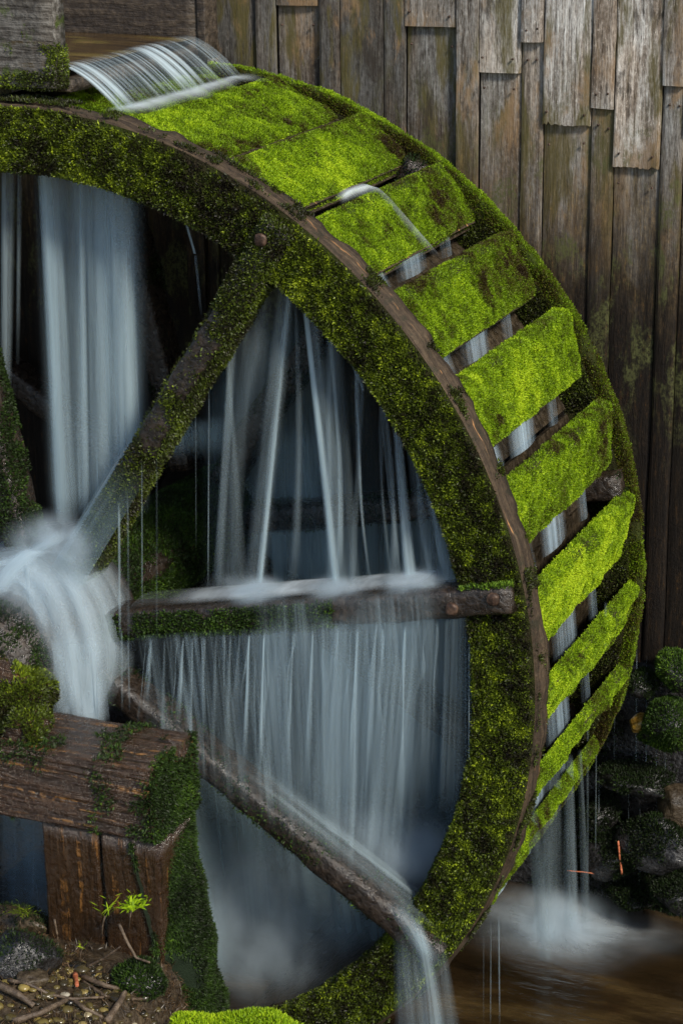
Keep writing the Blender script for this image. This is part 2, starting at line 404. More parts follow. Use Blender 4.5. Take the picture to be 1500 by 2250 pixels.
def water_mat(name, col=(.66, .83, .91), lo=.34, hi=.78, fu=30., fv=.9, floor=.08):
    t = NT(name); uvn = t.n('ShaderNodeUVMap'); uvn.uv_map = 'UVMap'; q = t.sep(uvn.outputs[0])
    cx = t.n('ShaderNodeCombineXYZ'); t.l(t.math('MULTIPLY', q[0], fu), cx.inputs[0]); t.l(t.math('MULTIPLY', q[1], fv), cx.inputs[1])
    n1 = t.noise(cx.outputs[0], 1., 5., .6, .1)
    cx2 = t.n('ShaderNodeCombineXYZ'); t.l(t.math('MULTIPLY', q[0], fu*.22), cx2.inputs[0]); t.l(t.math('MULTIPLY', q[1], fv*.6), cx2.inputs[1]); cx2.inputs[2].default_value = 3.3
    n2 = t.noise(cx2.outputs[0], 1., 3., .5)
    s_ = t.math('ADD', t.math('MULTIPLY', n1, .5), t.math('MULTIPLY', n2, .5))
    a = t.math('MULTIPLY', t.mr(s_, lo, hi, floor, 1.), t.attr('dens'), clamp=True)
    d = t.n('ShaderNodeBsdfDiffuse'); d.inputs[0].default_value = (*col, 1)
    tr = t.n('ShaderNodeBsdfTranslucent'); tr.inputs[0].default_value = (*col, 1)
    m1 = t.n('ShaderNodeMixShader'); m1.inputs[0].default_value = .45; t.l(d.outputs[0], m1.inputs[1]); t.l(tr.outputs[0], m1.inputs[2])
    tp = t.n('ShaderNodeBsdfTransparent')
    m2 = t.n('ShaderNodeMixShader'); t.l(a, m2.inputs[0]); t.l(tp.outputs[0], m2.inputs[1]); t.l(m1.outputs[0], m2.inputs[2])
    return t.done(m2.outputs[0])
M_FALL = water_mat('silky_falling_water')
M_VEIL = water_mat('thin_water_veil', (.44, .62, .70), .30, .80, 24., .5, .25)
M_LIP = water_mat('lip_water', (.66, .80, .88), .42, .62, 34., .5, .06)
M_GAP = water_mat('bucket_water', (.58, .76, .90), .34, .72, 34., .6, .10)
M_HUB = water_mat('rolling_water', (.62, .76, .85), .30, .78, 12., 1.6, .15)
M_CURT = water_mat('curtain_water', (.62, .80, .89), .40, .74, 44., .40, .08)
M_TALL = water_mat('tall_fall_water', (.62, .80, .89), .36, .74, 15., .35, .06)
M_FOAM = water_mat('foam_water', (.76, .85, .91), .25, .7, 14., 9., .3)
def pool_mat():
    t = NT('tea_brown_pool'); f = t.noise(t.pos((1.2, 3.5, 1)), 1., 4., .55, .3); f2 = t.noise(t.pos((5, 5, 5)), 1., 3.)
    col = t.ramp(f, [(.35, (.006, .004, .002)), (.55, (.020, .012, .005)), (.72, (.065, .042, .016))])
    return t.done(t.bsdf(col, .10, .5, t.math('ADD', f2, t.noise(t.pos((6, 22, 5)), 1., 3.)), .35, .03))
M_POOL = pool_mat()
def flume_water_mat():
    t = NT('flume_water'); f = t.noise(t.pos((2.2, 9, 1)), 1., 5., .6, .6); f2 = t.noise(t.pos((3, 22, 5)), 1., 3.)
    col = t.ramp(f, [(.33, (.018, .011, .005)), (.5, (.07, .042, .014)), (.6, (.13, .10, .022)), (.72, (.22, .13, .05))])
    return t.done(t.bsdf(col, .16, .5, f2, .25, .012))
M_FWAT = flume_water_mat()
def mist_mat(name, d, col=(.70, .83, .93), ns=8.):
    t = NT(name); tc = t.n('ShaderNodeTexCoord'); ln = t.n('ShaderNodeVectorMath', operation='LENGTH'); t.l(tc.outputs['Object'], ln.inputs[0])
    fall = t.mr(ln.outputs['Value'], 1.0, .0)
    n = t.noise(t.pos((1, 1, .6)), ns, 3., .55)
    de = t.math('MULTIPLY', t.math('MULTIPLY', t.math('POWER', fall, 2.2), t.mr(n, .36, .64, .12, 1.)), d)
    v = t.n('ShaderNodeVolumePrincipled'); v.inputs['Color'].default_value = (*col, 1); t.l(de, v.inputs['Density']); v.inputs['Anisotropy'].default_value = .0
    return t.done(vol=v.outputs[0])

# ------------------------------------------------------------------ constants of the place
RAD, RIN = 2.0, 1.785
YF0, YF1, YB0, YB1 = 0.0, .10, 1.30, 1.345
POOL_Z = -1.6
WALL_Y = 1.52
def pol(th, r, y):
    th = np.asarray(th, float); r = np.broadcast_to(r, th.shape); y = np.broadcast_to(y, th.shape)
    return np.stack([r*np.cos(th), y, r*np.sin(th)], -1)

# ------------------------------------------------------------------ ground, pool
def ground_fn(u, v):
    x = np.sign(u-.5)*np.abs(u-.5)**2.2*2**2.2*30+1.0; y = np.sign(v-.5)*np.abs(v-.5)**2.2*2**2.2*30-.6
    P = np.stack([x, y, x*0], 1)
    # stream bed, with a raised bank in front of the wheel at the timber trestle
    bank = sstep(-y, .30, .62)*sstep(1.16-x, 0, .32)
    z = -2.25 + bank*(1.36+.10*np.clip(-y-.7, 0, 3)) + (fbm(P, 3.2, 3, 4)-.5)*.16*(.3+bank)
    z = np.where(y > 1.75, np.maximum(z, -2.25+2.0*sstep(y, 1.75, 2.6)), z)
    return np.stack([x, y, z], 1)
V, F, _, _ = grid(ground_fn, 170, 170)
tag(mesh('ground', V, F, M_EARTH), kind='structure', label='dark wet stream bed and bank around the wheel')
V, F, u_, v_ = grid(lambda u, v: np.stack([-6+u*14, -1.5+v*3.3, POOL_Z+u*0], 1), 60, 30)
tag(mesh('pool_water', V, F, M_POOL), kind='structure', label='brown tea coloured pool under the wheel')

# ------------------------------------------------------------------ mill wall of boards
wall = empty('mill_wall', (1.0, WALL_Y, -.45), 'weathered grey mill wall of vertical boards behind the mossy water wheel', 'wall')
def board(x0, x1, z0, z1, y, th, tone, seed, rag=0., name='board'):
    g = np.random.default_rng(seed); n = 9 if not rag else 25; h = 12
    xs = np.linspace(x0, x1, n); V = []; F = []
    bot = z0 + (rag*(.25*g.random(n)+1.1*np.clip(fbm(np.stack([xs*1., xs*0+seed, xs*0], 1), 38, seed, 3)-.5, 0, 1)*2) if rag else (g.random()-.5)*.004*np.linspace(-1, 1, n))
    cup = g.uniform(-.003, .006)
    lean = g.uniform(-.003, .003)
    for side in (0, 1):
        for j in range(h):
            t_ = j/(h-1)
            for i in range(n):
                e = abs(i/(n-1)*2-1)
                z = bot[i]+(z1-bot[i])*t_
                yy = y + cup*e*e + (.003 if e > .99 else 0) + lean*t_ + (th if side else 0)
                xe = .0015*math.sin(z*9+seed)+.001*math.sin(z*23+seed*2) if i in (0, n-1) else 0
                V.append((xs[i]+xe, yy, z))
    idx = lambda s_, j, i: s_*n*h+j*n+i
    for j in range(h-1):
        for i in range(n-1):
            F.append((idx(0, j, i), idx(0, j, i+1), idx(0, j+1, i+1), idx(0, j+1, i)))
        F.append((idx(0, j, 0), idx(0, j+1, 0), idx(1, j+1, 0), idx(1, j, 0)))
        F.append((idx(0, j+1, n-1), idx(0, j, n-1), idx(1, j, n-1), idx(1, j+1, n-1)))
    for i in range(n-1):
        F.append((idx(0, 0, i+1), idx(0, 0, i), idx(1, 0, i), idx(1, 0, i+1)))
        F.append((idx(0, h-1, i), idx(0, h-1, i+1), idx(1, h-1, i+1), idx(1, h-1, i)))
    V = np.array(V)
    o = mesh(name, V, F, M_WALL, wall, smooth=False, attr={'tone': np.full(len(V), tone)})
    return o
def bx(px): return at(px, 20, WALL_Y)[0]
def bz(px, py): return at(px, py, WALL_Y)[2]
# (left px, right px, seam py or None, tone of the upper piece, tone of the lower piece, ragged end)
BOARDS = [(440, 465, None, .60, 0, 0), (465, 563, None, .26, 0, 0), (563, 606, None, .36, 0, 0), (606, 700, 12, .30, .48, 0), (700, 747, None, .30, 0, 0),
          (747, 843, None, .26, 0, 0), (843, 890, None, .27, 0, 0), (890, 1004, 58, .52, .44, 0), (1004, 1053, None, .55, 0, 0),
          (1053, 1146, 160, .62, .46, 0), (1146, 1196, 92, .56, .44, 0), (1196, 1304, 277, .66, .46, .03), (1304, 1356, 238, .60, .46, 0),
          (1356, 1461, 371, .82, .48, .02), (1461, 1512, 188, .42, .36, 0), (1512, 1610, 300, .6, .45, 0), (1610, 1665, None, .5, 0, 0), (1665, 1770, 150, .6, .45, 0), (1770, 1830, None, .5, 0, 0), (1830, 1940, 260, .6, .5, 0), (1940, 2000, None, .5, 0, 0), (2000, 2110, None, .55, 0, 0)]
left = -2.1; k = 0; xl = bx(440)
BL = []
while left < xl-.02:
    wd = .19 if k % 2 else .09
    BL.append((left, min(left+wd, xl), None, .3, 0, 0)); left += wd; k += 1
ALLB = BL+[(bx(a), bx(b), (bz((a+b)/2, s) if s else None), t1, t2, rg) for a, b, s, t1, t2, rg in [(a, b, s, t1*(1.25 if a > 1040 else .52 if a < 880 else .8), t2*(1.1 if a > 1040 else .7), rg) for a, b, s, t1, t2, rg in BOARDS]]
for i, (x0, x1, sz, t1, t2, rg) in enumerate(ALLB):
    narrow = (x1-x0) < .13
    y = WALL_Y-(.010 if narrow else 0)-.004*((i*7) % 3)/2
    gap = .0025
    zb = -.43+random.uniform(-.03, .02)
    if sz is None:
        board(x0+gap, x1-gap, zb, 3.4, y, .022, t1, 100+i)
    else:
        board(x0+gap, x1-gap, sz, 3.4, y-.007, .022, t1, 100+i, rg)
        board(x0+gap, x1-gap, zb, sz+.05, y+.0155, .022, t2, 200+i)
V, F = tube([(-2.2, WALL_Y+.09, 1.4), (4.2, WALL_Y+.09, 1.4)], .05, 2.0, 30, ns=8)
mesh('backing_frame', V, F, M_FLUME_D, wall, smooth=False)
# nail heads on the boards
ng = np.random.default_rng(5); npos = []
for (x0, x1, sz, t1, t2, rg) in ALLB[len(BL):len(BL)+16]:
    for zz in ([sz+.05, sz-.07] if sz else [bz(900, ng.integers(60, 200))]):
        for xx in (x0+.025, x1-.025):
            npos.append((xx+ng.uniform(-.006, .006), zz+ng.uniform(-.01, .01), sz is not None and zz > sz))
nm = None
for xx, zz, upper in npos:
    if nm is None:
        V, F = tube([(0, -.004, 0), (0, .004, 0)], .0045, .0045, 2, ns=8)
        o = mesh('nail', V+np.array([1.0, WALL_Y, -.45]), F, M_BOLT, wall); nm = o.data
    else:
        o = bpy.data.objects.new('nail', nm); COL.objects.link(o); o.parent = wall
    o.location = (xx-1.0, (-.016 if upper else -.002)+.0, zz+.45)

# ------------------------------------------------------------------ water wheel
wheel = empty('waterwheel', (0, .6, -2.0), 'large moss covered wooden overshot water wheel turning beside the board wall', 'water wheel')
def ring(y0, y1, seed, name, RAD=RAD):
    prof = [(RAD, y1), (RAD, (y0*1+y1*3)/4), (RAD, (y0+y1)/2), (RAD-.002, (y0*3+y1)/4), (RAD-.006, y0+.004), (RAD-.03, y0), (RAD-.09, y0), (RAD-.15, y0), (RIN+.01, y0), (RIN, y0+.01), (RIN, (y0+y1)/2), (RIN, y1-.01), (RIN+.01, y1), (RAD-.1, y1)]
    n, ns = 420, len(prof); V = []; F = []; mi = []
    for i in range(n):
        a = 2*math.pi*i/n
        for (r, y) in prof: V.append((r*math.cos(a), y, r*math.sin(a)))
    V = np.array(V); nz = fbm(V, 9, seed, 3)-.5
    V = V*(1+nz*.016+(fbm(V, 16, seed+9, 2)-.5)*.010+(fbm(V, 34, seed+3, 2)-.5)*.006)[:, None]*np.array([1, 0, 1])+V*np.array([0, 1, 0])
    for i in range(n):
        k2 = (i+1) % n
        for j in range(ns):
            l = (j+1) % ns
            F.append((i*ns+j, k2*ns+j, k2*ns+l, i*ns+l)); mi.append(1 if j < 5 else 0)
    return mesh(name, V, F, [M_RIM, M_BARK], wheel, mi=mi)
front_rim = ring(YF0, YF1, 11, 'front_rim')
back_rim = ring(YB0, YB1, 23, 'back_rim', RAD-.03)
RBK = RAD-.03

RADIAL = lambda P: P*np.array([1, 0, 1])
TH0, TH1 = R_(-75), R_(160)
def rimface_fn(u, v):
    th = TH0+(TH1-TH0)*u
    s_ = v*(RAD-RIN+.05)
    r = np.where(s_ < RAD-RIN-.005, RAD-.012-s_, RIN-.012); y = np.where(s_ < RAD-RIN, YF0, YF0+(s_-(RAD-RIN)))
    P = pol(th, r, y)
    hgt = .004+.045*fbm(P, 11, 31, 4)*sstep(v, .02, .3)
    hgt = hgt*(1-.5*sstep(v, .85, 1.))
    P[:, 1] -= hgt; rr = np.hypot(P[:, 0], P[:, 2]); sc = 1-(.02*sstep(v, .75, 1.)*fbm(P, 25, 5, 3))/rr
    P[:, 0] *= sc; P[:, 2] *= sc
    return P
V, F, _, _ = grid(rimface_fn, 500, 26)
def rim_patch(P):
    th = np.degrees(np.arctan2(P[:, 2], P[:, 0])); r = np.hypot(P[:, 0], P[:, 2])
    n = fbm(P, 6.5, 77, 4)
    bare = np.exp(-((th-67)/5.5)**2)*.25+np.exp(-((th-31)/4)**2)*.06+np.exp(-((th-6)/4)**2)*.14*(r > 1.86)+np.exp(-((th-12)/3.5)**2)*.2
    return n-bare
def rim_mask(P, N):
    r = np.hypot(P[:, 0], P[:, 2]); n = rim_patch(P)
    return (.45+.55*sstep(n, .22, .34))*(1-.93*sstep(84-np.degrees(np.arctan2(P[:, 2], P[:, 0])), -2, 3)*sstep(r, 1.945+.05*(fbm(P, 9, 9, 2)-.5), 1.985))
def rim_tone(P, N):
    return .22+.36*sstep(rim_patch(P), .22, .60)+1.0*(fbm(P, 34, 4, 2)-.5)+.35*(fbm(P, 4.5, 14, 2)-.5)
moss('moss', front_rim, V, F, 135000, .0125, .0064, M_MD, rim_mask, rim_tone, 3, tj=.18, up=.35, out=lambda P: np.array([0, -1., 0]))

def rimtop_fn(u, v):
    th = R_(-68)+R_(228)*u; P = pol(th, RAD-.004+.020*fbm(pol(th, RAD, v*.1), 14, 4, 3)*sstep(u, .6, .68), .0+.098*v); return P
V, F, _, _ = grid(rimtop_fn, 500, 8)
def rt_mask(P, N):
    th = np.degrees(np.arctan2(P[:, 2], P[:, 0])); e = np.abs(P[:, 1]-.05)/.05
    return .9*sstep(fbm(P, 10, 18, 3)+.25*sstep(th, 80, 90)+.13*e-.17+.05*(th < -5), .46, .58)
moss('moss', front_rim, V, F, 100000, .0125, .0060, M_MD, rt_mask, lambda P, N: .02+.55*fbm(P, 9, 8, 3), 8, base=False, out=RADIAL)
def backrim_fn(u, v):     # outer edge of the back rim, a thick fringe that also hangs over its inner side
    th = R_(-50)+R_(170)*u
    s_ = v*.30
    r = np.where(s_ < .07, RBK-.07+s_, np.where(s_ < .19, RBK, RBK-(s_-.19))); y = np.where(s_ < .07, YB0, np.where(s_ < .19, YB0+(s_-.07)*.42, YB1+.004))
    P = pol(th, r, y); h = .003+.020*fbm(P, 10, 41, 3)
    nr = np.where((s_ > .05) & (s_ < .2), 1, .35); sc = 1+h*nr/np.hypot(P[:, 0], P[:, 2])
    P[:, 0] *= sc; P[:, 2] *= sc; P[:, 1] += np.where(s_ < .07, -.35*h, np.where(s_ > .19, .5*h, 0))
    return P
V, F, _, _ = grid(backrim_fn, 360, 22)
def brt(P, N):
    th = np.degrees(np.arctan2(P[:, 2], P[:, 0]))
    return -.02+.62*fbm(P, 9, 8, 3)+(.36*sstep(th, 25, 75))*sstep(P[:, 1], YB0-.01, YB0+.02)-.12*(1-sstep(P[:, 1], YB0-.01, YB0+.015))  # inner side toned down: shadow line beside the boards put into the moss colour
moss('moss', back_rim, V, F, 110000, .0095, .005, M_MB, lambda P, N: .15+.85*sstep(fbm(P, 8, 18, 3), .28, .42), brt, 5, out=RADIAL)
def backrim_in(u, v):     # inner face of the back rim, seen between the bucket boards, its moss dark for the crevice shadow
    th = R_(-50)+R_(170)*u
    P = pol(th, RAD-.06-.15*v, YB0); P[:, 1] -= .003+.018*fbm(P, 12, 45, 3); return P
V, F, _, _ = grid(backrim_in, 300, 12)
moss('moss', back_rim, V, F, 60000, .011, .006, M_MD, lambda P, N: .05+.9*sstep(fbm(P, 7, 28, 3), .36, .55), lambda P, N: .1+.5*fbm(P, 12, 8, 3), 6, out=lambda P: np.array([0, -1., 0]))

# bucket boards: upper edge flush with the rims, lower edge tucked in
TOPS = [78.5, 66.6, 55.9, 44.7, 33.9, 22.2, 10.9, -.3, -11.3, -21.8, -33.0]
BOTS = [68.9, 58.9, 48.3, 37.0, 26.0, 14.6, 2.6, -8.3, -20.0, -30.8, -42.0]
while len(TOPS) < 32:
    TOPS.append(TOPS[-1]-11.25); BOTS.append(TOPS[-1]-9.5)
TOPS[31] = 89.8; BOTS[31] = 79.2; TOPS[30] = 101.0; BOTS[30] = 91.0
RTOP = 1.985
RBOTS = [1.925, 1.918, 1.912, 1.905, 1.90, 1.895, 1.885]+[1.88]*25
boards_info = []
for i in range(32):
    a, b = R_(TOPS[i]), R_(BOTS[i])
    A = pol(a, RTOP-.02, 0); B = pol(b, RBOTS[i]-.02, 0); mid = (A+B)/2
    t_ = (B-A); Lb = np.linalg.norm(t_); t_ /= Lb; nrm = np.array([-t_[2], 0, t_[0]])
    if nrm@mid < 0: nrm = -nrm
    y0, y1 = YF1+.003, YB0-.004
    n = 10; V = []; F = []
    gb = np.random.default_rng(300+i)
    for q in range(n):
        yy = y0+(y1-y0)*q/(n-1)
        wv = (fbm(np.array([[i*3.1, yy*1., 0]]), 5, 9, 2)[0]-.5)*.008
        for (s_, d_) in ((-.004+wv, .016), (-.004+wv, -.016), (Lb+wv, -.016), (Lb+wv, .016)):
            P = A+t_*s_+nrm*d_; V.append((P[0], yy, P[2]))
    for q in range(n-1):
        for j in range(4):
            l = (j+1) % 4; F.append((q*4+j, q*4+l, (q+1)*4+l, (q+1)*4+j))
    F += [(3, 2, 1, 0), tuple((n-1)*4+j for j in range(4))]
    o = mesh('bucket_board', V, F, M_BARK if i in (2, 1, 7) else M_RIM, wheel, smooth=False)
    boards_info.append((A, t_, nrm, Lb, o))
    # sole plank closing the bucket towards the axle
    sa, sb = R_(TOPS[i]), R_(TOPS[i]-11.0)
    V, F = [], []
    for yy in (YF1+.002, YB0-.002):
        for (th_, r) in ((sa, 1.80), (sb, 1.80), (sb, 1.775), (sa, 1.775)): V.append(tuple(pol(th_, r, yy)))
    F = [(0, 1, 2, 3), (7, 6, 5, 4), (0, 4, 5, 1), (1, 5, 6, 2), (2, 6, 7, 3), (3, 7, 4, 0)]
    mesh('sole_plank', V, F, M_RIM, wheel, smooth=False)
    # bottom of the bucket: board from the tucked edge to the sole
    V = []
    p_in = pol(R_(BOTS[i]+1.5), 1.802, 0); p_out = B-nrm*.018
    d2 = p_out-p_in; d2 /= np.linalg.norm(d2); n2 = np.array([-d2[2], 0, d2[0]])
    for yy in (YF1+.002, YB0-.002):
        for P in (p_in+n2*.012, p_out+n2*.012, p_out-n2*.012, p_in-n2*.012): V.append((P[0], yy, P[2]))
    mesh('bucket_floor', V, F, M_RIM, wheel, smooth=False)

BRT = {0: .60, 1: .66, 2: .60, 3: .56, 4: .66, 5: .58, 6: .80, 7: .70, 8: .60, 9: .60, 10: .5, 31: .5}
for i in list(range(11))+[31]:
    A, t_, nrm, Lb, o = boards_info[i]
    def cush(u, v, A=A, t_=t_, nrm=nrm, Lb=Lb, i=i):
        yy = YF1+.018+(YB0-.026-YF1)*u
        s_ = -.012+(Lb+.010)*v
        P = A[None]+t_[None]*s_[:, None]; P[:, 1] = yy
        ev = np.minimum(v, 1-v)*2; eu = np.minimum(u, 1-u)*2
        ns_ = fbm(P+i*7.7, 9, 50+i, 4)
        sag = .010*(fbm(np.stack([P[:, 1]*1., P[:, 1]*0+i, P[:, 1]*0], 1), 9, 60+i, 3)-.5)
        ns2 = fbm(P+i*3.3, 34, 55+i, 3)
        h = .016+(.004+.040*(ns_-.30)+.022*(ns2-.45))*(sstep(ev, 0, .22)**.5)*(.7+.3*sstep(eu, 0, .06))
        h = h-.045*(1-sstep(ev, 0, .075))
        P = P+nrm[None]*h[:, None]+t_[None]*(sag*(v > .5)+.5*sag*(v <= .5))[:, None]
        return P
    V, F, _, _ = grid(cush, 130, 44)
    bb = BRT[i]
    def mk(P, N, A=A, t_=t_, i=i, Lb=Lb):
        s_ = (P-A[None])@t_; n = fbm(P, 10, 90+i, 4)
        bare = {2: .75, 1: .35, 7: .6, 3: .45, 8: .45, 5: .35}.get(i, .35)
        e = bare*(1-sstep(s_+.05*(fbm(P, 12, 66+i, 2)-.5), .005, .06))*(1 if i != 7 else sstep(P[:, 1], .75, 1.))
        return np.clip(.25+.9*sstep(n-e*.5, .12, .30), 0, 1)
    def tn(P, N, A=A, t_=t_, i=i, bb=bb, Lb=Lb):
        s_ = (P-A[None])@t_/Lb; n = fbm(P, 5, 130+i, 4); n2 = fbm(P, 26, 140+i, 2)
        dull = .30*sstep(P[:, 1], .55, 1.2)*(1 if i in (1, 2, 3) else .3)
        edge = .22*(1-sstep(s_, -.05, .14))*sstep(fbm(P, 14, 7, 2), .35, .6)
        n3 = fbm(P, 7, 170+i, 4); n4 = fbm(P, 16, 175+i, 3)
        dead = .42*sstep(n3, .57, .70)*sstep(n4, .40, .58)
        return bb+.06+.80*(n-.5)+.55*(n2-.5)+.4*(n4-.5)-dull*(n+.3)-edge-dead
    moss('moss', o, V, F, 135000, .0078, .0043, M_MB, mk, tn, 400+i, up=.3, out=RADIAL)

# spokes
SP = [57.3+45*k for k in range(-3, 5)]
def spoke(angle, y0, y1, seed, r0=.26, r1=1.955, name='spoke'):
    a = R_(angle); d = np.array([math.cos(a), 0, math.sin(a)])
    n = 40; t_ = np.linspace(r0, r1, n); path = d[None]*t_[:, None]; path[:, 1] = (y0+y1)/2
    perp = np.array([-d[2], 0, d[0]])
    wob = (fbm(np.stack([t_, t_*0+seed, t_*0], 1), 3, seed, 2)-.5)*.035
    path = path+perp[None]*wob[:, None]
    V, F = tube(path, (y1-y0)/2, .056, 5, up=perp, ns=20, rough=.012, rs=12, seed=seed)
    return mesh(name, V, F, M_SPOKE, wheel), V, F, d
for k, ang in enumerate(SP):
    o, V, F, d = spoke(ang, -.075, .085, 500+k)
    if ang in (57.3, 12.3, -32.7, 102.3) or abs(ang-57.3) < 50:
        if abs(ang-57.3) < 1:
            def mk(P, N):
                r = np.hypot(P[:, 0], P[:, 2]); n = fbm(P, 9, 3, 3)
                bare = np.exp(-((r-1.22)/.36)**2)*.30*(N[:, 2] > -.3)
                return .08+.9*sstep(n-bare, .26, .42)
            tn = lambda P, N: .0+.8*fbm(P, 12, 6, 3)-.1*sstep(.9-np.hypot(P[:, 0], P[:, 2]), 0, .5)
            mats = M_MD
        elif abs(ang-12.3) < 1:
            mk = lambda P, N: .9*sstep(fbm(P, 9, 3, 3), .28, .44)*np.maximum((P[:, 0] < 1.25)*(N[:, 2] < .5)*(N[:, 1] < .3), (P[:, 0] > 1.72)*(N[:, 2] > .75))
            tn = lambda P, N: .25+.5*fbm(P, 12, 6, 3)+.35*(P[:, 0] > 1.7)
            mats = M_MG
        else:
            mk = (lambda P, N: .12*sstep(fbm(P, 9, 3, 3), .50, .6)) if ang < 0 else (lambda P, N: .7*sstep(fbm(P, 9, 3, 3), .40, .55))
            tn = lambda P, N: .1+.6*fbm(P, 12, 6, 3)
            mats = M_MG
        moss('moss', o, V, F, 70000, .0125, .0068, mats, mk, tn, 520+k, base=False, up=.2)
    # bolts where the spoke crosses the rim
    if abs(ang-57.3) < 50:
        for rr, off in (((1.90, .012), (1.74, -.015)) if abs(ang-12.3) < 1 else ((1.89, .02),)):
            p = d*rr+np.array([-d[2], 0, d[0]])*off; p[1] = -.09
            V2, F2 = tube([p, p+[0, .003, 0], p+[0, .03, 0]], [.015, .022, .023], [.015, .022, .023], 2.6, ns=12, rough=.004, rs=40, seed=k)
            mesh('bolt', V2, F2, M_BOLT, o)
for k, ang in enumerate(SP):
    o, V, F, d = spoke(ang, YB0-.10, YB0+.06, 600+k)
    if abs(ang-12.3) < 100:
        moss('moss', o, V, F, 40000, .012, .0065, M_MG, lambda P, N: .5*sstep(fbm(P, 8, 5, 3), .45, .6), lambda P, N: .5*fbm(P, 12, 6, 3), 620+k, base=False)
# hub and axle
HR = [.19, .215, .27, .31, .31, .29, .25]
V, F = tube([(0, -.50, 0), (0, -.47, 0), (0, -.25, 0), (0, -.05, 0), (0, .1, 0), (0, .2, 0), (0, .22, 0)], HR, HR, 2, ns=48, rough=.018, rs=6, seed=4, nmul=3)
hub = mesh('hub', V, F, M_SPOKE, wheel)
moss('moss', hub, V, F, 55000, .013, .007, M_MG, lambda P, N: .8*sstep(fbm(P, 7, 5, 3), .36, .5)*np.maximum(P[:, 1] < -.36, P[:, 0] < -.12), lambda P, N: .15+.6*fbm(P, 12, 6, 3), 641, base=False)
V, F = tube([(0, -.75, 0), (0, -.3, 0), (0, .2, 0), (0, .8, 0), (0, 1.5, 0)], [.12, .14, .17, .20, .19], [.12, .14, .17, .20, .19], 2, ns=40, rough=.02, rs=7, seed=8, nmul=8)
axle = mesh('axle', V, F, M_SPOKE, wheel)
moss('moss', axle, V, F, 70000, .013, .007, M_MG, lambda P, N: .9*sstep(fbm(P, 7, 5, 3), .30, .45)*(P[:, 1] > .3), lambda P, N: .15+.65*fbm(P, 10, 6, 3), 642, base=False)

# ------------------------------------------------------------------ flume
fl = empty('flume', (-.8, .6, 2.0), 'old timber flume pouring water on top of the wheel', 'flume')
def boxm(x0, x1, y0, y1, z0, z1, rough=.004, seed=0, power=12, axis='x', ns=20):
    if axis == 'x':
        n = max(6, int((x1-x0)/.06)); path = np.stack([np.linspace(x0, x1, n), np.full(n, (y0+y1)/2), np.full(n, (z0+z1)/2)], 1)
        return tube(path, (y1-y0)/2, (z1-z0)/2, power, ns=ns, rough=rough, rs=14, seed=seed)
    if axis == 'z':
        n = max(6, int((z1-z0)/.06)); path = np.stack([np.full(n, (x0+x1)/2), np.full(n, (y0+y1)/2), np.linspace(z0, z1, n)], 1)
        return tube(path, (x1-x0)/2, (y1-y0)/2, power, up=(0, 1, 0), ns=ns, rough=rough, rs=14, seed=seed)
V, F = boxm(-2.2, .165, .02, .105, 2.055, 2.5, .004, 3, 14); nb_ = mesh('near_side', V, F, M_FLUME, fl)
def fm(P, N): return .9*sstep(fbm(P, 9, 15, 3)+.35*sstep(2.13-P[:, 2], 0, .07)+.25*(P[:, 0] > .14)*sstep(2.25-P[:, 2], 0, .1), .58, .72)
moss('moss', nb_, V, F, 70000, .011, .006, M_MD, fm, lambda P, N: .1+.7*fbm(P, 10, 6, 3), 700, base=False)
V, F = boxm(-2.2, .165, 1.10, 1.18, 2.0, 2.6, .006, 5, 14); mesh('far_side', V, F, M_FLUME_D, fl)
V, F = boxm(-2.2, .17, .107, 1.098, 2.03, 2.075, .003, 6, 14); mesh('floor', V, F, M_FLUME_D, fl)
V, F = boxm(.168, .205, 1.09, 1.2, 2.03, 2.62, .003, 7, 14, 'z'); mesh('end_post', V, F, M_FLUME_D, fl)
def fw(u, v):
    x = -2.2+2.35*u; y = .108+.988*v
    return np.stack([x, y, 2.118-.006*sstep(x, -.1, .15)+.004*(fbm(np.stack([x, y*3, x*0], 1), 6, 3, 3)-.5)], 1)
V, F, _, _ = grid(fw, 60, 30); tag(mesh('flume_water', V, F, M_FWAT), kind='structure', label='shallow brown water running along the flume')

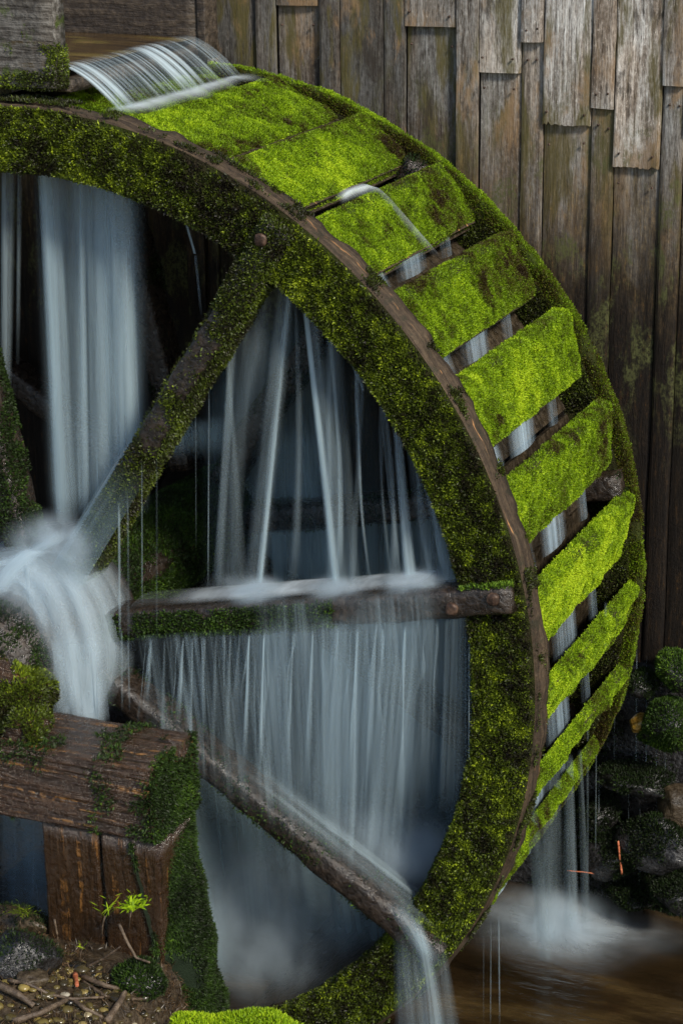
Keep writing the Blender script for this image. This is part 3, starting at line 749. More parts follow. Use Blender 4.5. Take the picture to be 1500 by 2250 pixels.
# ------------------------------------------------------------------ falling water
def sheet(fn, nu, nv, dens, useed=0., ulen=1., vlen=1.):
    V, F, u, v = grid(fn, nu, nv)
    return V, F, np.stack([u*ulen+useed, v*vlen], 1), np.clip(dens(u, v), 0, 1)
def water(name, sheets, mat, label, cat='waterfall', group=None, parent=None, kind=None):
    Vs, Fs, U, D, o = [], [], [], [], 0
    for V, F, uv, d in sheets:
        Vs.append(V); Fs += [tuple(i+o for i in f) for f in F]; U.append(uv); D.append(d); o += len(V)
    ob = mesh(name, np.concatenate(Vs), Fs, mat, parent, uv=np.concatenate(U), attr={'dens': np.concatenate(D)})
    return tag(ob, label, cat, group, kind)
def soft(u, p=1.): return np.clip(1-np.abs(2*u-1)**2, 0, 1)**p
SEED = [0.]
def stream(p0, p1, w0, w1, dens=.8, bulge=.3, arc=None, p=2.0, nv=24, nu=11, fade=(.02, .06), wob=0.):
    """a strand of water from p0 down to p1, rounded across"""
    p0, p1 = np.array(p0, float), np.array(p1, float); SEED[0] += 3.7; sd = SEED[0]
    arc = np.zeros(3) if arc is None else np.array(arc, float)
    L = np.linalg.norm(p1-p0)
    def fn(u, v):
        c = p0[None]*(1-v)[:, None]+p1[None]*v[:, None]+arc[None]*(4*v*(1-v))[:, None]
        wd = w0+(w1-w0)*v
        a = (u-.5)*math.pi*.9
        P = c.copy(); P[:, 0] += wd/2*np.sin(a)/.988; P[:, 1] += -wd*bulge*np.cos(a)
        if wob: P[:, 0] += wob*(vnoise(np.stack([v*3+sd, u*2, v*0], 1), 1., 5)-.5)
        return P
    return sheet(fn, nu, nv, lambda u, v: dens*soft(u, p)*sstep(v, 0, fade[0]+1e-3)*(1-.9*sstep(v, 1-fade[1], 1)), sd, max(w0, w1), L)
def curtain(top, bot, dens, nu=60, nv=24, fold=.03, seed=0, top_fade=.03, bot_fade=.15, side=.06):
    top, bot = np.array(top, float), np.array(bot, float); SEED[0] += 5.3; sd = SEED[0]
    def fn(u, v):
        tt = np.stack([np.interp(u, np.linspace(0, 1, len(top)), top[:, k]) for k in range(3)], 1)
        bb = np.stack([np.interp(u, np.linspace(0, 1, len(bot)), bot[:, k]) for k in range(3)], 1)
        P = tt*(1-v)[:, None]+bb*v[:, None]
        f_ = vnoise(np.stack([u*14+sd, v*.6, v*0], 1), 1., seed)-.5; f2 = vnoise(np.stack([u*40+sd, v*.6, v*0], 1), 1., seed+3)-.5
        P[:, 1] += fold*(f_+.4*f2)*(.3+v); P[:, 0] += .5*fold*f_*v
        return P
    wl = np.linalg.norm(top[-1]-top[0]); hl = abs(top[:, 2].mean()-bot[:, 2].mean())
    return sheet(fn, nu, nv, lambda u, v: dens*sstep(np.minimum(u, 1-u), 0, side)*sstep(v, 0, top_fade+1e-3)*(1-sstep(v, 1-bot_fade, 1)), sd, wl, hl)

# sheet off the flume lip
def lipfn(u, v):
    y = .112+.985*u; t_ = v
    x = .06+.30*t_+.014*(vnoise(np.stack([u*24, v*0, v*0], 1), 1., 3)-.5)*t_; z = 2.124-.150*np.clip(t_-.22, 0, 1)**1.6/.78**1.6
    z = z+.006*(vnoise(np.stack([u*34, v*0, v*0], 1), 1., 8)-.5)*sstep(v, .1, .4)-.012*(fbm(np.stack([u*18, v*2, v*0], 1), 1., 9, 2)-.5)*v
    return np.stack([x, y, z], 1)
water('waterfall', [sheet(lipfn, 120, 20, lambda u, v: 1.0*sstep(v, .10, .42)*sstep(np.minimum(u, 1-u), -.01, .03)*(1-.9*sstep(v+.25*(vnoise(np.stack([u*26, v*0, v*0], 1), 1., 12)-.5), .75, 1.05)), 1., 1., .2)], M_LIP, 'short ribbed sheet of water spilling over the flume lip')
def foamfn(u, v):
    y = .08+1.10*u; x = .30+.02*u+.11*v*(1+.7*(vnoise(np.stack([u*9, v*0, v*0], 1), 1., 2)-.5)); r = 2.004+.006*np.sin(v*math.pi)
    return np.stack([x, y, np.sqrt(r*r-x*x)], 1)
water('foam', [sheet(foamfn, 60, 8, lambda u, v: .95*sstep(v, 0, .5)*(1-sstep(v, .35, 1))*sstep(np.minimum(u, 1-u), 0, .12), 2., 1., .1)], M_FOAM, 'white foam line where the lip sheet lands on the wheel', 'foam')

# tall fall behind the front rim onto the hub
sh = [curtain([at(60, 345, .24), at(326, 400, .24)], [at(98, 1150, .2), at(338, 1130, .2)], .36, 40, 24, .03, 3, .01, .10, .2),
      curtain([at(66, 345, .16), at(322, 400, .16)], [at(105, 1150, .12), at(335, 1130, .12)], .62, 50, 24, .06, 1, .01, .10, .22),
      curtain([at(70, 345, .32), at(318, 400, .32)], [at(100, 1160, .26), at(332, 1140, .26)], .45, 50, 24, .06, 2, .01, .10, .22),
      stream(at(95, 350, .14), at(135, 1150, .1), .05, .05, .8), stream(at(245, 370, .12), at(262, 1140, .1), .07, .05, .8), stream(at(180, 360, .14), at(190, 1150, .1), .03, .04, .6), stream(at(110, 350, .2), at(150, 1150, .1), .10, .12, .7), stream(at(230, 360, .2), at(225, 1140, .1), .12, .10, .6), stream(at(265, 380, .14), at(290, 1120, .1), .10, .10, .8)]
water('waterfall', sh, M_TALL, 'tall wide white waterfall behind the rim falling onto the hub')
water('waterfall', [stream(at(22, 350, .16), at(12, 1000, .14), .07, .05, .75, fade=(.01, .5)), stream(at(45, 350, .16), at(40, 800, .14), .025, .02, .5, fade=(.01, .5))], M_FALL, 'narrow waterfall at the photo edge beside the tall wide fall')
pts = [at(383, 455, .12), at(410, 490, .12), at(430, 560, .12), at(443, 690, .12)]
water('water_stream', [stream(pts[0], pts[1], .012, .014, .8, fade=(.2, .0)), stream(pts[1], pts[2], .014, .014, .8, fade=(0, 0)), stream(pts[2], pts[3], .014, .012, .75, fade=(0, .5))], M_FALL, 'thin single arc of water in the dark gap above the mossy spoke', 'water stream')
# strands between the two upper spokes
Yi = .09
def st(a, b, w0, w1, d, y0=.11, y1=.04, **k): return stream(at(*a, y0), at(*b, y1), w0, w1, d, **k)
water('waterfall', [st((640, 600), (568, 1300), .040, .034, 1.), st((640, 600), (570, 1300), .022, .02, .9), st((632, 610), (560, 1290), .09, .10, .35)], M_FALL, 'bright leaning strand of water falling to the foot of the triangle gap')
water('waterfall', [st((668, 640), (742, 1310), .028, .040, 1.), st((668, 640), (740, 1310), .014, .022, .9), st((690, 660), (752, 1300), .05, .10, .4), st((730, 720), (735, 1290), .05, .08, .25)], M_FALL, 'strand leaning the other way beside the bright leaning strand')
water('waterfall', [st((800, 800), (772, 1295), .016, .035, .75), st((765, 760), (800, 860), .05, .012, .55), st((740, 730), (780, 1290), .05, .05, .22)], M_FALL, 'slim strand of water hanging from the rim in the middle of the gap')
water('waterfall', [st((868, 890), (905, 1300), .035, .06, .95), st((868, 900), (895, 1300), .016, .03, .8), st((905, 950), (960, 1300), .06, .12, .55), st((935, 1000), (1000, 1300), .06, .08, .5)], M_FALL, 'fan of strands falling just inside the rim above the horizontal spoke')
water('waterfall', [st((515, 690), (480, 1290), .035, .05, .6), st((540, 650), (500, 1290), .09, .10, .3), st((590, 600), (540, 1000), .07, .12, .4, fade=(.02, .5)), st((500, 780), (530, 1290), .02, .08, .3)], M_FALL, 'faint veil of strands beside the mossy slanting spoke')
gs = np.random.default_rng(91); fine = []
for k in range(11):
    px = gs.uniform(615, 985); py = np.interp(px, [615, 700, 800, 880, 950, 1000], [600, 680, 815, 915, 1035, 1165]); bx_ = px+(px-690)*.22+gs.uniform(-25, 25)
    fine.append(st((px, py-10), (bx_, 1300), gs.uniform(.006, .02), gs.uniform(.015, .05), gs.uniform(.2, .55), arc=(gs.uniform(-.03, .03), 0, 0), fade=(.05, .3), wob=.02))
water('waterfall', fine, M_FALL, 'spray of fine thin strands falling from the rim across the triangle gap')
# inside veils
water('water_veil', [curtain([at(440, 850, 1.43), at(560, 660, 1.43), at(760, 720, 1.43)], [at(450, 1330, 1.43), at(640, 1340, 1.43), at(800, 1330, 1.43)], .55, 50, 16, .03, 14, .2, .2, .2),
                     curtain([at(430, 900, .75), at(640, 600, .75), at(830, 850, .75)], [at(440, 1330, .7), at(640, 1340, .7), at(900, 1330, .7)], .10, 50, 16, .05, 4, .15, .2, .1),
                     curtain([at(560, 930, 1.0), at(720, 930, 1.0)], [at(590, 1110, .98), at(720, 1105, .98)], .5, 30, 10, .03, 6, .3, .1, .2),
                     curtain([at(590, 1160, 1.06), at(730, 1150, 1.06)], [at(600, 1330, 1.05), at(740, 1330, 1.05)], .62, 30, 10, .03, 9, .02, .1, .05),
                     curtain([at(355, 930, .5), at(500, 905, .6)], [at(370, 1010, .5), at(500, 1010, .6)], .7, 20, 10, .03, 7, .3, .5, .1)], M_VEIL,
      'misty blue veil of water deep inside the wheel behind the strands', 'water veil')
# hub: water rolling over it
def hubf(dr, a0, a1, y0, y1):
    def fn(u, v):
        y = y0+(y1-y0)*u
        th = R_(a0)+(R_(a1)-R_(a0))*v
        rr = np.interp(y, [-.5, -.47, -.25, -.05, .1, .2], HR[:6])+dr+.03*(vnoise(np.stack([u*9, v*2, v*0], 1), 1., 6)-.5)+.05*sstep(v, .6, 1)
        return pol(th, rr, y-.10*sstep(v, .3, 1))
    return fn
sh = [sheet(hubf(.03, 150, -70, -.42, .2), 60, 36, lambda u, v: .62*sstep(u, 0, .3)*sstep(1-u, 0, .2)*(1-sstep(v, .7, 1)), 3., .6, .9),
      sheet(hubf(.055, 140, -60, -.38, .12), 60, 36, lambda u, v: .5*sstep(u, 0, .45)*sstep(1-u, 0, .2)*(1-sstep(v, .7, 1)), 9., .5, .9),
      curtain([at(60, 1400, -.36), at(150, 1370, -.3), at(235, 1380, -.2)], [at(110, 1570, -.38), at(170, 1590, -.34), at(245, 1590, -.24)], .55, 40, 20, .05, 31, .25, .1, .2),
      stream(at(110, 1390, -.33), at(190, 1580, -.36), .08, .12, .6, fade=(.3, .05)), stream(at(215, 1470, -.22), at(205, 1590, -.26), .05, .13, .85, fade=(.3, .05))]
sh += [curtain([at(-60, 1230, -.30), at(100, 1200, -.2)], [at(-30, 1420, -.42), at(120, 1430, -.36)], .6, 40, 16, .05, 33, .2, .4, .2), stream(at(110, 1200, -.18), at(-20, 1330, -.34), .12, .10, .8, arc=(0, 0, .05), fade=(.2, .3)), stream(at(170, 1150, -.12), at(-40, 1245, -.22), .10, .08, .9, arc=(0, 0, -.03), fade=(.3, .0)), stream(at(150, 1190, -.16), at(215, 1300, -.2), .16, .18, .8, fade=(.3, .4)),
       stream(at(60, 1230, -.22), at(150, 1480, -.34), .14, .10, .7, arc=(.05, 0, .05), fade=(.3, .4)), stream(at(130, 1240, -.2), at(205, 1500, -.30), .12, .09, .7, arc=(.05, 0, .05), fade=(.3, .4)), stream(at(30, 1250, -.26), at(100, 1420, -.36), .10, .06, .55, arc=(.04, 0, .04), fade=(.3, .4))]
water('waterfall', sh, M_HUB, 'white water rolling over the round hub and pouring off it')
a = R_(57.3); d = np.array([math.cos(a), 0, math.sin(a)]); pp = np.array([-d[2], 0, d[0]])
def spw(u, v):
    r = .30+.66*v; P = d[None]*r[:, None]+pp[None]*(.066+.03*np.sin(u*3.1)*(1-v))[:, None]; P[:, 1] = -.085+.18*u; return P
water('water_film', [sheet(spw, 10, 24, lambda u, v: 1.0*(1-sstep(v, .6, 1))*sstep(np.minimum(u, 1-u), -.02, .2), 2., .2, .7)], M_FOAM, 'white water running down the upper edge of the mossy slanting spoke', 'water film')
def spw2(u, v):
    r = .30+.6*v; P = d[None]*r[:, None]+pp[None]*(.07-.14*u)[:, None]; P[:, 1] = -.098; return P
water('water_film', [sheet(spw2, 10, 24, lambda u, v: .42*(1-sstep(v, .45, 1)), 5., .2, .7)], M_VEIL, 'thin film of water over the lower face of the mossy slanting spoke', 'water film')
# horizontal spoke: foam on top, curtain below
a = R_(12.3); d = np.array([math.cos(a), 0, math.sin(a)]); pp = np.array([-d[2], 0, d[0]])
def sb(u, v):
    r = .45+1.28*u; P = d[None]*r[:, None]+pp[None]*(.076+.012*np.sin(v*3.1))[:, None]; P[:, 1] = -.085+.19*v; return P
def dsb(u, v):
    c = sum(k*np.exp(-((u-m_)/s_)**2) for m_, s_, k in ((.26, .10, .8), (.36, .05, .6), (.50, .06, 1.), (.58, .05, .6), (.75, .06, 1.), (.88, .06, .9)))
    return np.clip(.85*c, .08, 1)*sstep(np.minimum(v, 1-v), -.05, .25)
water('foam', [sheet(sb, 80, 10, dsb, 2., 1.3, .2)], M_FOAM, 'white foam spreading on top of the horizontal spoke', 'foam')
def cb(r, y, off=-.03):
    P = d*r+pp*off; P = P.copy(); P[1] = y; return P
aC = R_(-32.7); dC = np.array([math.cos(aC), 0, math.sin(aC)])
def cC(x, y, up=.02): return np.array([x, y, x*math.tan(aC)+up])
sh = [curtain([cb(.98, -.10, .075), cb(1.30, -.10, .075)], [cb(.90, -.13, -.30), cb(1.28, -.13, -.34)], .55, 60, 14, .012, 14, .05, .75, .48),
      curtain([cb(1.36, -.10, .075), cb(1.75, -.10, .075)], [cb(1.30, -.14, -.38), cb(1.72, -.13, -.40)], .55, 60, 14, .012, 15, .05, .75, .45),
      curtain([cb(1.25, -.07, .0), cb(1.80, -.06, .0)], [cC(1.1, -.06, .0), at(1022, 1800, -.03)], .36, 70, 24, .03, 16, .03, .45, .10),
      curtain([cb(.42, -.09), cb(1.0, -.09), cb(1.72, -.09)], [cC(.50, -.12, -.1), cC(1.05, -.11), cC(1.56, -.10, .1)], .42, 90, 24, .035, 11, .03, .25, .12),
      curtain([cb(.95, -.088, .0), cb(1.72, -.088, .02)], [cC(1.0, -.09), cC(1.55, -.07, .12)], .30, 70, 24, .03, 12, .03, .35, .2),
      curtain([cb(.45, .09), cb(1.70, .09)], [cC(.5, .12, -.15), cC(1.5, .12, .05)], .34, 80, 24, .05, 13, .03, .2, .12)]
gs = np.random.default_rng(44)
for _ in range(34):
    r = gs.uniform(.5, 1.70); p = cb(r, -.10+gs.uniform(-.02, .03), -.05); L_ = gs.uniform(.25, .75)*(.6+.25*r); sh.append(stream(p, p-[gs.uniform(-.01, .04), .03, L_], .006, gs.uniform(.010, .030), gs.uniform(.25, .8), fade=(.03, .6), nu=7, wob=.03))
for r, e in ((.52, .30), (.58, .46), (.66, .30), (.70, .48), (.80, .5), (.86, .42), (.9, .3), (.94, .5), (1.0, .5), (1.12, .45), (1.2, .5), (1.3, .4), (1.38, .5), (1.45, .5)):
    p = cb(r, -.10, -.05); sh.append(stream(p, p-[0.02, .03, e+.12*random.random()], .008, .022+.02*random.random(), .75, fade=(.02, .5)))
water('waterfall', sh, M_CURT, 'broad curtain of water streaming down from the horizontal spoke')
# lower slanting spoke: water sliding down on it, then off its end
ppC = np.array([-dC[2], 0, dC[0]])
def sc_(u, v):
    r = .85+1.05*v; P = dC[None]*r[:, None]+ppC[None]*(.072+.03*np.sin(u*3.1)*v+.012)[:, None]; P[:, 1] = -.09+.2*u; return P
water('water_film', [sheet(sc_, 12, 40, lambda u, v: .8*sstep(v, 0, .45)*(1-sstep(v, .8, 1))*sstep(np.minimum(u, 1-u), -.0, .4), 4., .2, 1.)], M_FALL, 'white water sliding down the lower slanting spoke', 'water film')
e0 = at(905, 2010, -.10)
sh = [stream(at(860, 1960, -.12), at(950, 2110, -.13), .10, .11, .6, fade=(.3, .3)), stream(at(905, 1990, -.12), at(958, 2400, -.15), .05, .13, .8, fade=(.2, 0), arc=(.03, 0, .04)), stream(at(890, 2020, -.12), at(925, 2400, -.14), .10, .2, .4, fade=(.3, 0)), stream(at(960, 2040, -.12), at(1000, 2400, -.14), .06, .14, .4, fade=(.3, 0))]
water('waterfall', sh, M_FALL, 'stream pouring off the foot of the lower slanting spoke at the bottom')
# lower inside of the wheel
sh = [curtain([cC(.45, .25, -.1), cC(1.5, .25, -.05)], [(.5, .3, -1.55), (1.5, .3, -1.3)], .62, 60, 20, .06, 21, .1, .3, .12),
      curtain([(.35, .8, -.1), (1.55, .8, -.1)], [(.35, .8, -1.5), (1.45, .8, -1.35)], .3, 60, 20, .08, 22, .2, .15, .12),
      curtain([(.1, 1.43, .2), (1.3, 1.43, .25)], [(.1, 1.43, -1.5), (1.3, 1.43, -1.4)], .75, 60, 20, .04, 25, .1, .15, .12),
      curtain([(-.3, .0, -.3), (.7, -.1, -.35)], [(-.3, .0, -1.5), (.9, -.1, -1.4)], .5, 60, 20, .05, 23, .1, .2, .1),
      curtain([(-.4, -.15, -.3), (.35, -.2, -.3)], [(-.4, -.15, -1.5), (.35, -.2, -1.4)], .4, 40, 20, .05, 24, .05, .2, .1)]
water('water_veil', sh, M_VEIL, 'pale veil of spray filling the bottom of the wheel under the spokes', 'water veil')
# water in the gaps between bucket boards
ORD = ['first', 'second', 'third', 'fourth', 'fifth', 'sixth', 'seventh', 'eighth', 'ninth']
for i in range(2, 11):
    gaps = []
    for (ya, yb, dn) in ((.12, .40, .9), (.50, .80, .95), (.93, 1.05, .35)):
        def gf(u, v, i=i, ya=ya, yb=yb):
            P1 = pol(R_(BOTS[i]+.6), RBOTS[i]-.012, 0); P = np.repeat(P1[None], len(u), 0)
            drop = .05+.016*i
            P[:, 2] -= drop*v; P[:, 0] += .02*v+.015*np.sin(u*math.pi); P[:, 1] = ya+(yb-ya)*u+.04*v*(1 if ya < .2 else -.3)
            return P
        gaps.append(sheet(gf, 14, 10, lambda u, v, dn=dn: dn*soft(u, 1.5), i*3.+ya, .3, .2))
    water('waterfall', gaps, M_GAP, 'white water dropping through the %s open gap between mossy boards from the top' % ORD[i-2], group='water between the bucket boards')
# little spout leaping over the third board
Aj, tj, nj, Lj, _ = boards_info[2]
def jet(u, v):
    # hump along the gap, then a faint trail down over the board
    kv = np.array([0, .12, .3, .42, .55, 1.]); cy = np.interp(v, kv, [.34, .40, .54, .62, .66, .76]); cs = np.interp(v, kv, [-.030, -.035, -.030, -.005, .05, .33])
    ht = np.interp(v, kv, [.010, .038, .042, .036, .032, .030]); wy = np.interp(v, kv, [.01, .02, .03, .05, .06, .05]); ws = np.interp(v, kv, [.03, .05, .05, .03, .01, .0])
    P = Aj[None]+tj[None]*(cs+(u-.5)*ws)[:, None]+nj[None]*(ht+.02*np.sin(u*math.pi))[:, None]; P[:, 1] = cy+(u-.5)*wy; return P
water('water_stream', [sheet(jet, 14, 50, lambda u, v: soft(u, 1.6)*(.8*(1-sstep(v, .2, .5))+.22)*(1-sstep(v, .8, 1))*sstep(v, 0, .08), 3., .2, .5)], M_FOAM, 'small arched spout of water crossing the third mossy board', 'water stream')
# fall from the lowest boards to the pool
P0 = atz(1230, 2040, POOL_Z)
sh = [stream((1.83, .45, -.62), (1.74, .95, POOL_Z), .05, .07, .55), stream((1.80, .75, -.55), (P0[0]-.02, 1.12, POOL_Z), .10, .16, .5), stream((1.83, .9, -.6), (P0[0]+.05, P0[1], POOL_Z), .04, .08, .7), stream((1.86, .95, -.6), (P0[0]+.12, P0[1], POOL_Z), .02, .05, .5)]
water('waterfall', sh, M_FALL, 'fall of water dropping from the lowest boards into the brown pool')
# foam on the pool
def pf(u, v):
    r = v*.62; an = u*2*math.pi; return np.stack([P0[0]+r*1.15*np.cos(an)*(1+.2*np.sin(3*an)), P0[1]+r*.75*np.sin(an), np.full(len(u), POOL_Z+.006)], 1)
water('foam', [sheet(pf, 64, 20, lambda u, v: .75*(1-sstep(v, .0, .95))**1.8, 2., 2., .6)], M_FOAM, 'white foam spreading on the brown pool under the fall', 'foam')
# drips
def drips(spec, label):
    sh = []
    for (x, y0, y1, Y, wpx, dn) in spec: sh.append(stream(at(x, y0, Y), at(x+random.uniform(-3, 3), y1, Y), wpx/560, wpx/560*1.1, dn, nu=5, nv=10, fade=(.05, .25)))
    water('water_drips', sh, M_FALL, label, 'water drips', kind='stuff')
drips([(1030, 1400, 1720, -.02, 4, .5), (262, 1100, 1400, -.12, 7, .7), (281, 1080, 1420, -.12, 6, .65), (345, 1000, 1400, -.1, 5, .45), (312, 1010, 1330, -.1, 4, .4), (460, 850, 1290, -.05, 4, .6), (430, 900, 1200, -.05, 3, .35), (268, 1380, 1560, -.13, 6, .5), (282, 1400, 1560, -.13, 5, .5)], 'thin drips hanging from the mossy slanting spoke')
drips([(1095, 2010, 2250, .0, 4, .5), (1078, 2020, 2250, .02, 3, .4), (1062, 2040, 2250, .02, 3, .3), (1022, 1370, 1700, .02, 3, .5)], 'thin drips falling below the rim toe')
drips([(1310, 1500, 1900, 1.3, 4, .35), (1290, 1560, 1960, 1.25, 7, .3), (1350, 1440, 1700, 1.45, 4, .3), (1398, 1420, 1760, 1.46, 4, .35), (1420, 1440, 1780, 1.46, 5, .35), (1440, 1600, 1800, 1.46, 3, .25), (1330, 1320, 1420, .9, 8, .6), (1315, 1700, 1930, 1.35, 5, .3), (1380, 1690, 1950, 1.42, 3, .25), (1460, 1640, 1800, 1.46, 3, .25), (1405, 1760, 1990, 1.4, 3, .25)], 'thin drips in front of the mossy rocks below the wall')
drips([(x, 1850, 2010+random.randint(-60, 60), -.36, 5, .35) for x in range(385, 430, 7)], 'thin drips over the mossy flank of the trestle')
drips([(x, 1800, 2000, -.2, 6, .25) for x in (10, 35, 70)]+[(76, 1800, 1990, -.6, 3, .5)], 'thin drips beside the trestle posts')

# mist where the water strikes
def mist(c, rad, d, label, ns=7.):
    bm = bmesh.new(); bmesh.ops.create_icosphere(bm, subdivisions=3, radius=1); me = bpy.data.meshes.new('mist'); bm.to_mesh(me); bm.free()
    o = bpy.data.objects.new('mist', me); COL.objects.link(o); o.location = c; o.scale = rad; me.materials.append(mist_mat('mist_volume', d, ns=ns))
    tag(o, label, 'mist', kind='stuff')
mist(at(120, 1190, -.12), (.26, .22, .15), 24, 'white core of the splash on the hub')
mist(at(50, 1330, -.32), (.30, .2, .22), 5, 'thin spray drifting over the near end of the hub')
mist(at(95, 1260, -.16), (.48, .34, .15), 4, 'bright burst of spray on top of the hub')
mist(at(560, 1300, -.0), (.26, .14, .09), 38, 'spray on the horizontal spoke under the leaning strand')
mist(at(755, 1305, -.0), (.20, .14, .09), 38, 'spray in the middle of the horizontal spoke')
mist(at(920, 1290, -.0), (.20, .14, .10), 38, 'spray on the horizontal spoke beside the rim')
mist(at(880, 1860, .25), (.50, .3, .20), 20, 'pale spray behind the lower slanting spoke')
mist(at(560, 2030, .3), (.95, .5, .5), 5, 'pale spray hanging in the bottom of the wheel')
mist((P0[0], P0[1]-.05, POOL_Z+.06), (.40, .34, .16), 18, 'pale spray over the pool under the fall')

# ------------------------------------------------------------------ trestle that carries the axle
tr = empty('axle_trestle', (.3, -.55, -1.3), 'dark soaked timber trestle with a heavy beam and two planks below', 'trestle')
TL = R_(-2.2)
n = 40; xs = np.linspace(-.9, .84, n); path = np.stack([xs, -.54+0*xs, -.285-(xs-.3)*math.tan(TL)*-1*-1], 1)
path[:, 2] = -.29+(xs-.5)*.035
V, F = tube(path, .165, .142, 22, ns=48, rough=.006, rs=9, seed=71)
beam = mesh('beam', V, F, M_BEAM, tr)
moss('moss', beam, V, F, 80000, .014, .0065, M_MG, lambda P, N: .95*sstep(P[:, 0]+.22*(fbm(P, 9, 3, 3)-.5), .79, .85)+.25*sstep(fbm(P, 9, 33, 3), .54, .66), lambda P, N: .12+.65*fbm(P, 10, 6, 3), 720, base=False, up=-.1)
for x0, x1, s_ in ((.37, .60, 1), (.615, .85, 2)):
    V, F = boxm(x0, x1, -.69, -.44, -1.35, -.43, .007, 80+s_, 18, 'z', 32); mesh('post', V, F, M_POST, tr)
# mossy flank running down the end of the trestle
def flank(u, v):
    z = -.44-.95*v; xo = .845+.13*v+.03*(fbm(np.stack([u, v*3, u*0], 1), 5, 4, 3)-.5)
    y = -.70+.34*u; xx = xo-.05*(2*u-1)**2-.05*(1-sstep(u, 0, .3))
    P = np.stack([xx, y, z], 1); P[:, 0] += .10*(fbm(P, 7, 6, 4)-.5); return P
V, F, _, _ = grid(flank, 24, 50)
moss('moss', tr, V, F, 95000, .016, .0050, M_MG, lambda P, N: .95*sstep(fbm(P*np.array([1, 1, .35]), 16, 19, 3)+.22*sstep(P[:, 1], -.7, -.58)+.1*sstep(P[:, 2], -1., -.6), .44, .58), lambda P, N: -.05+.95*fbm(P, 11, 6, 4), 721, up=-.35, out=lambda P: np.array([1., 0, 0]))
# bearing block on the beam, thick with moss
V, F = join([rock_mesh((.10, -.50, -.04), (.20, .15, .15), 61, 4, .4, 2.4), rock_mesh((.25, -.56, -.13), (.11, .10, .12), 64, 4, .4, 2.), rock_mesh((-.02, -.58, .02), (.12, .10, .10), 65, 4, .4, 2.), rock_mesh((.30, -.62, -.24), (.07, .07, .12), 66, 4, .4, 2.)])
bk = mesh('bearing_block', V, F, M_BEAM, tr)
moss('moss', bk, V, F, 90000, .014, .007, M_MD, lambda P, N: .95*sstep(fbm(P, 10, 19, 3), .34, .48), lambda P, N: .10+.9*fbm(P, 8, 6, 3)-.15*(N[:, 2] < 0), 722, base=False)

# ------------------------------------------------------------------ rocks below the wall
V, F, _, _ = grid(lambda u, v: (lambda P: P+np.stack([P[:, 0]*0, -.12*(fbm(P, 4, 12, 4)-.3), P[:, 0]*0], 1))(np.stack([-2.5+6.5*u, WALL_Y+.06-.02*v+.0*u, -.38-1.4*v], 1)), 120, 40)
fd = tag(mesh('bank', V, F, M_ROCK), 'black wet rock foundation under the mill wall', kind='structure')
moss('moss', fd, V[:], F, 30000, .016, .007, M_MG, lambda P, N: .9*sstep(fbm(P, 4, 19, 3), .42, .55)*(P[:, 0] > 1.0), lambda P, N: .0+.5*fbm(P, 7, 6, 3), 730, base=False, out=lambda P: np.array([0, -1., 0]))
ROCKS = [(1488, 1475, 1.42, .10, .09, 'M', 'small mossy boulder at the photo edge just under the wall boards'),
         (1468, 1590, 1.38, .15, .13, 'M', 'round green mossy boulder beside the ochre stone'),
         (1405, 1592, 1.36, .050, .05, 'Y', 'ochre yellow wet stone in the dark rocks'),
         (1412, 1505, 1.42, .075, .06, 'W', 'shiny wet stone directly under the wall boards'),
         (1400, 1715, 1.40, .17, .055, 'W', 'flat dark ledge stone shining with water'),
         (1312, 1790, 1.40, .09, .09, 'W', 'wet dark stone near the foot of the wheel'),
         (1335, 1880, 1.36, .14, .12, 'M', 'low mossy stone at the waterline near the fall'),
         (1440, 1860, 1.34, .17, .16, 'M', 'large dark mossy boulder above the pool'),
         (1490, 1760, 1.40, .11, .10, 'E', 'brown earthy stone at the photo edge over the pool'),
         (1480, 1960, 1.30, .14, .08, 'M', 'mossy stone at the waterline by the photo edge'),
         (1385, 1965, 1.40, .12, .06, 'M', 'half sunk mossy stone in the middle of the waterline'),
         (1560, 1640, 1.42, .2, .2, 'M', 'boulder outside the frame beside the green mossy boulder')]
for k, (px, py, Y, rx, rz, ty, lab) in enumerate(ROCKS[:-1]):
    c = at(px, py, Y); V, F = rock_mesh(c, (rx, min(rx, .12), rz), 30+k, 4, .28)
    o = mesh('rock', V, F, {'M': M_ROCK, 'W': M_ROCK, 'Y': M_ROCKY, 'E': M_EARTH}[ty]); tag(o, lab, 'rock', 'rocks below the mill wall')
    if ty in 'MW':
        br = k < 2
        moss('moss', o, V, F, 75000, .013, .0058, M_MG, lambda P, N, k=k: .95*sstep(fbm(P, 9, 19+k, 3)+.15*N[:, 2], .34 if k < 2 else .40, .5 if k < 2 else .52), lambda P, N, br=br: (.35 if br else -.05)+.5*fbm(P, 9, 6, 3), 740+k, base=False)

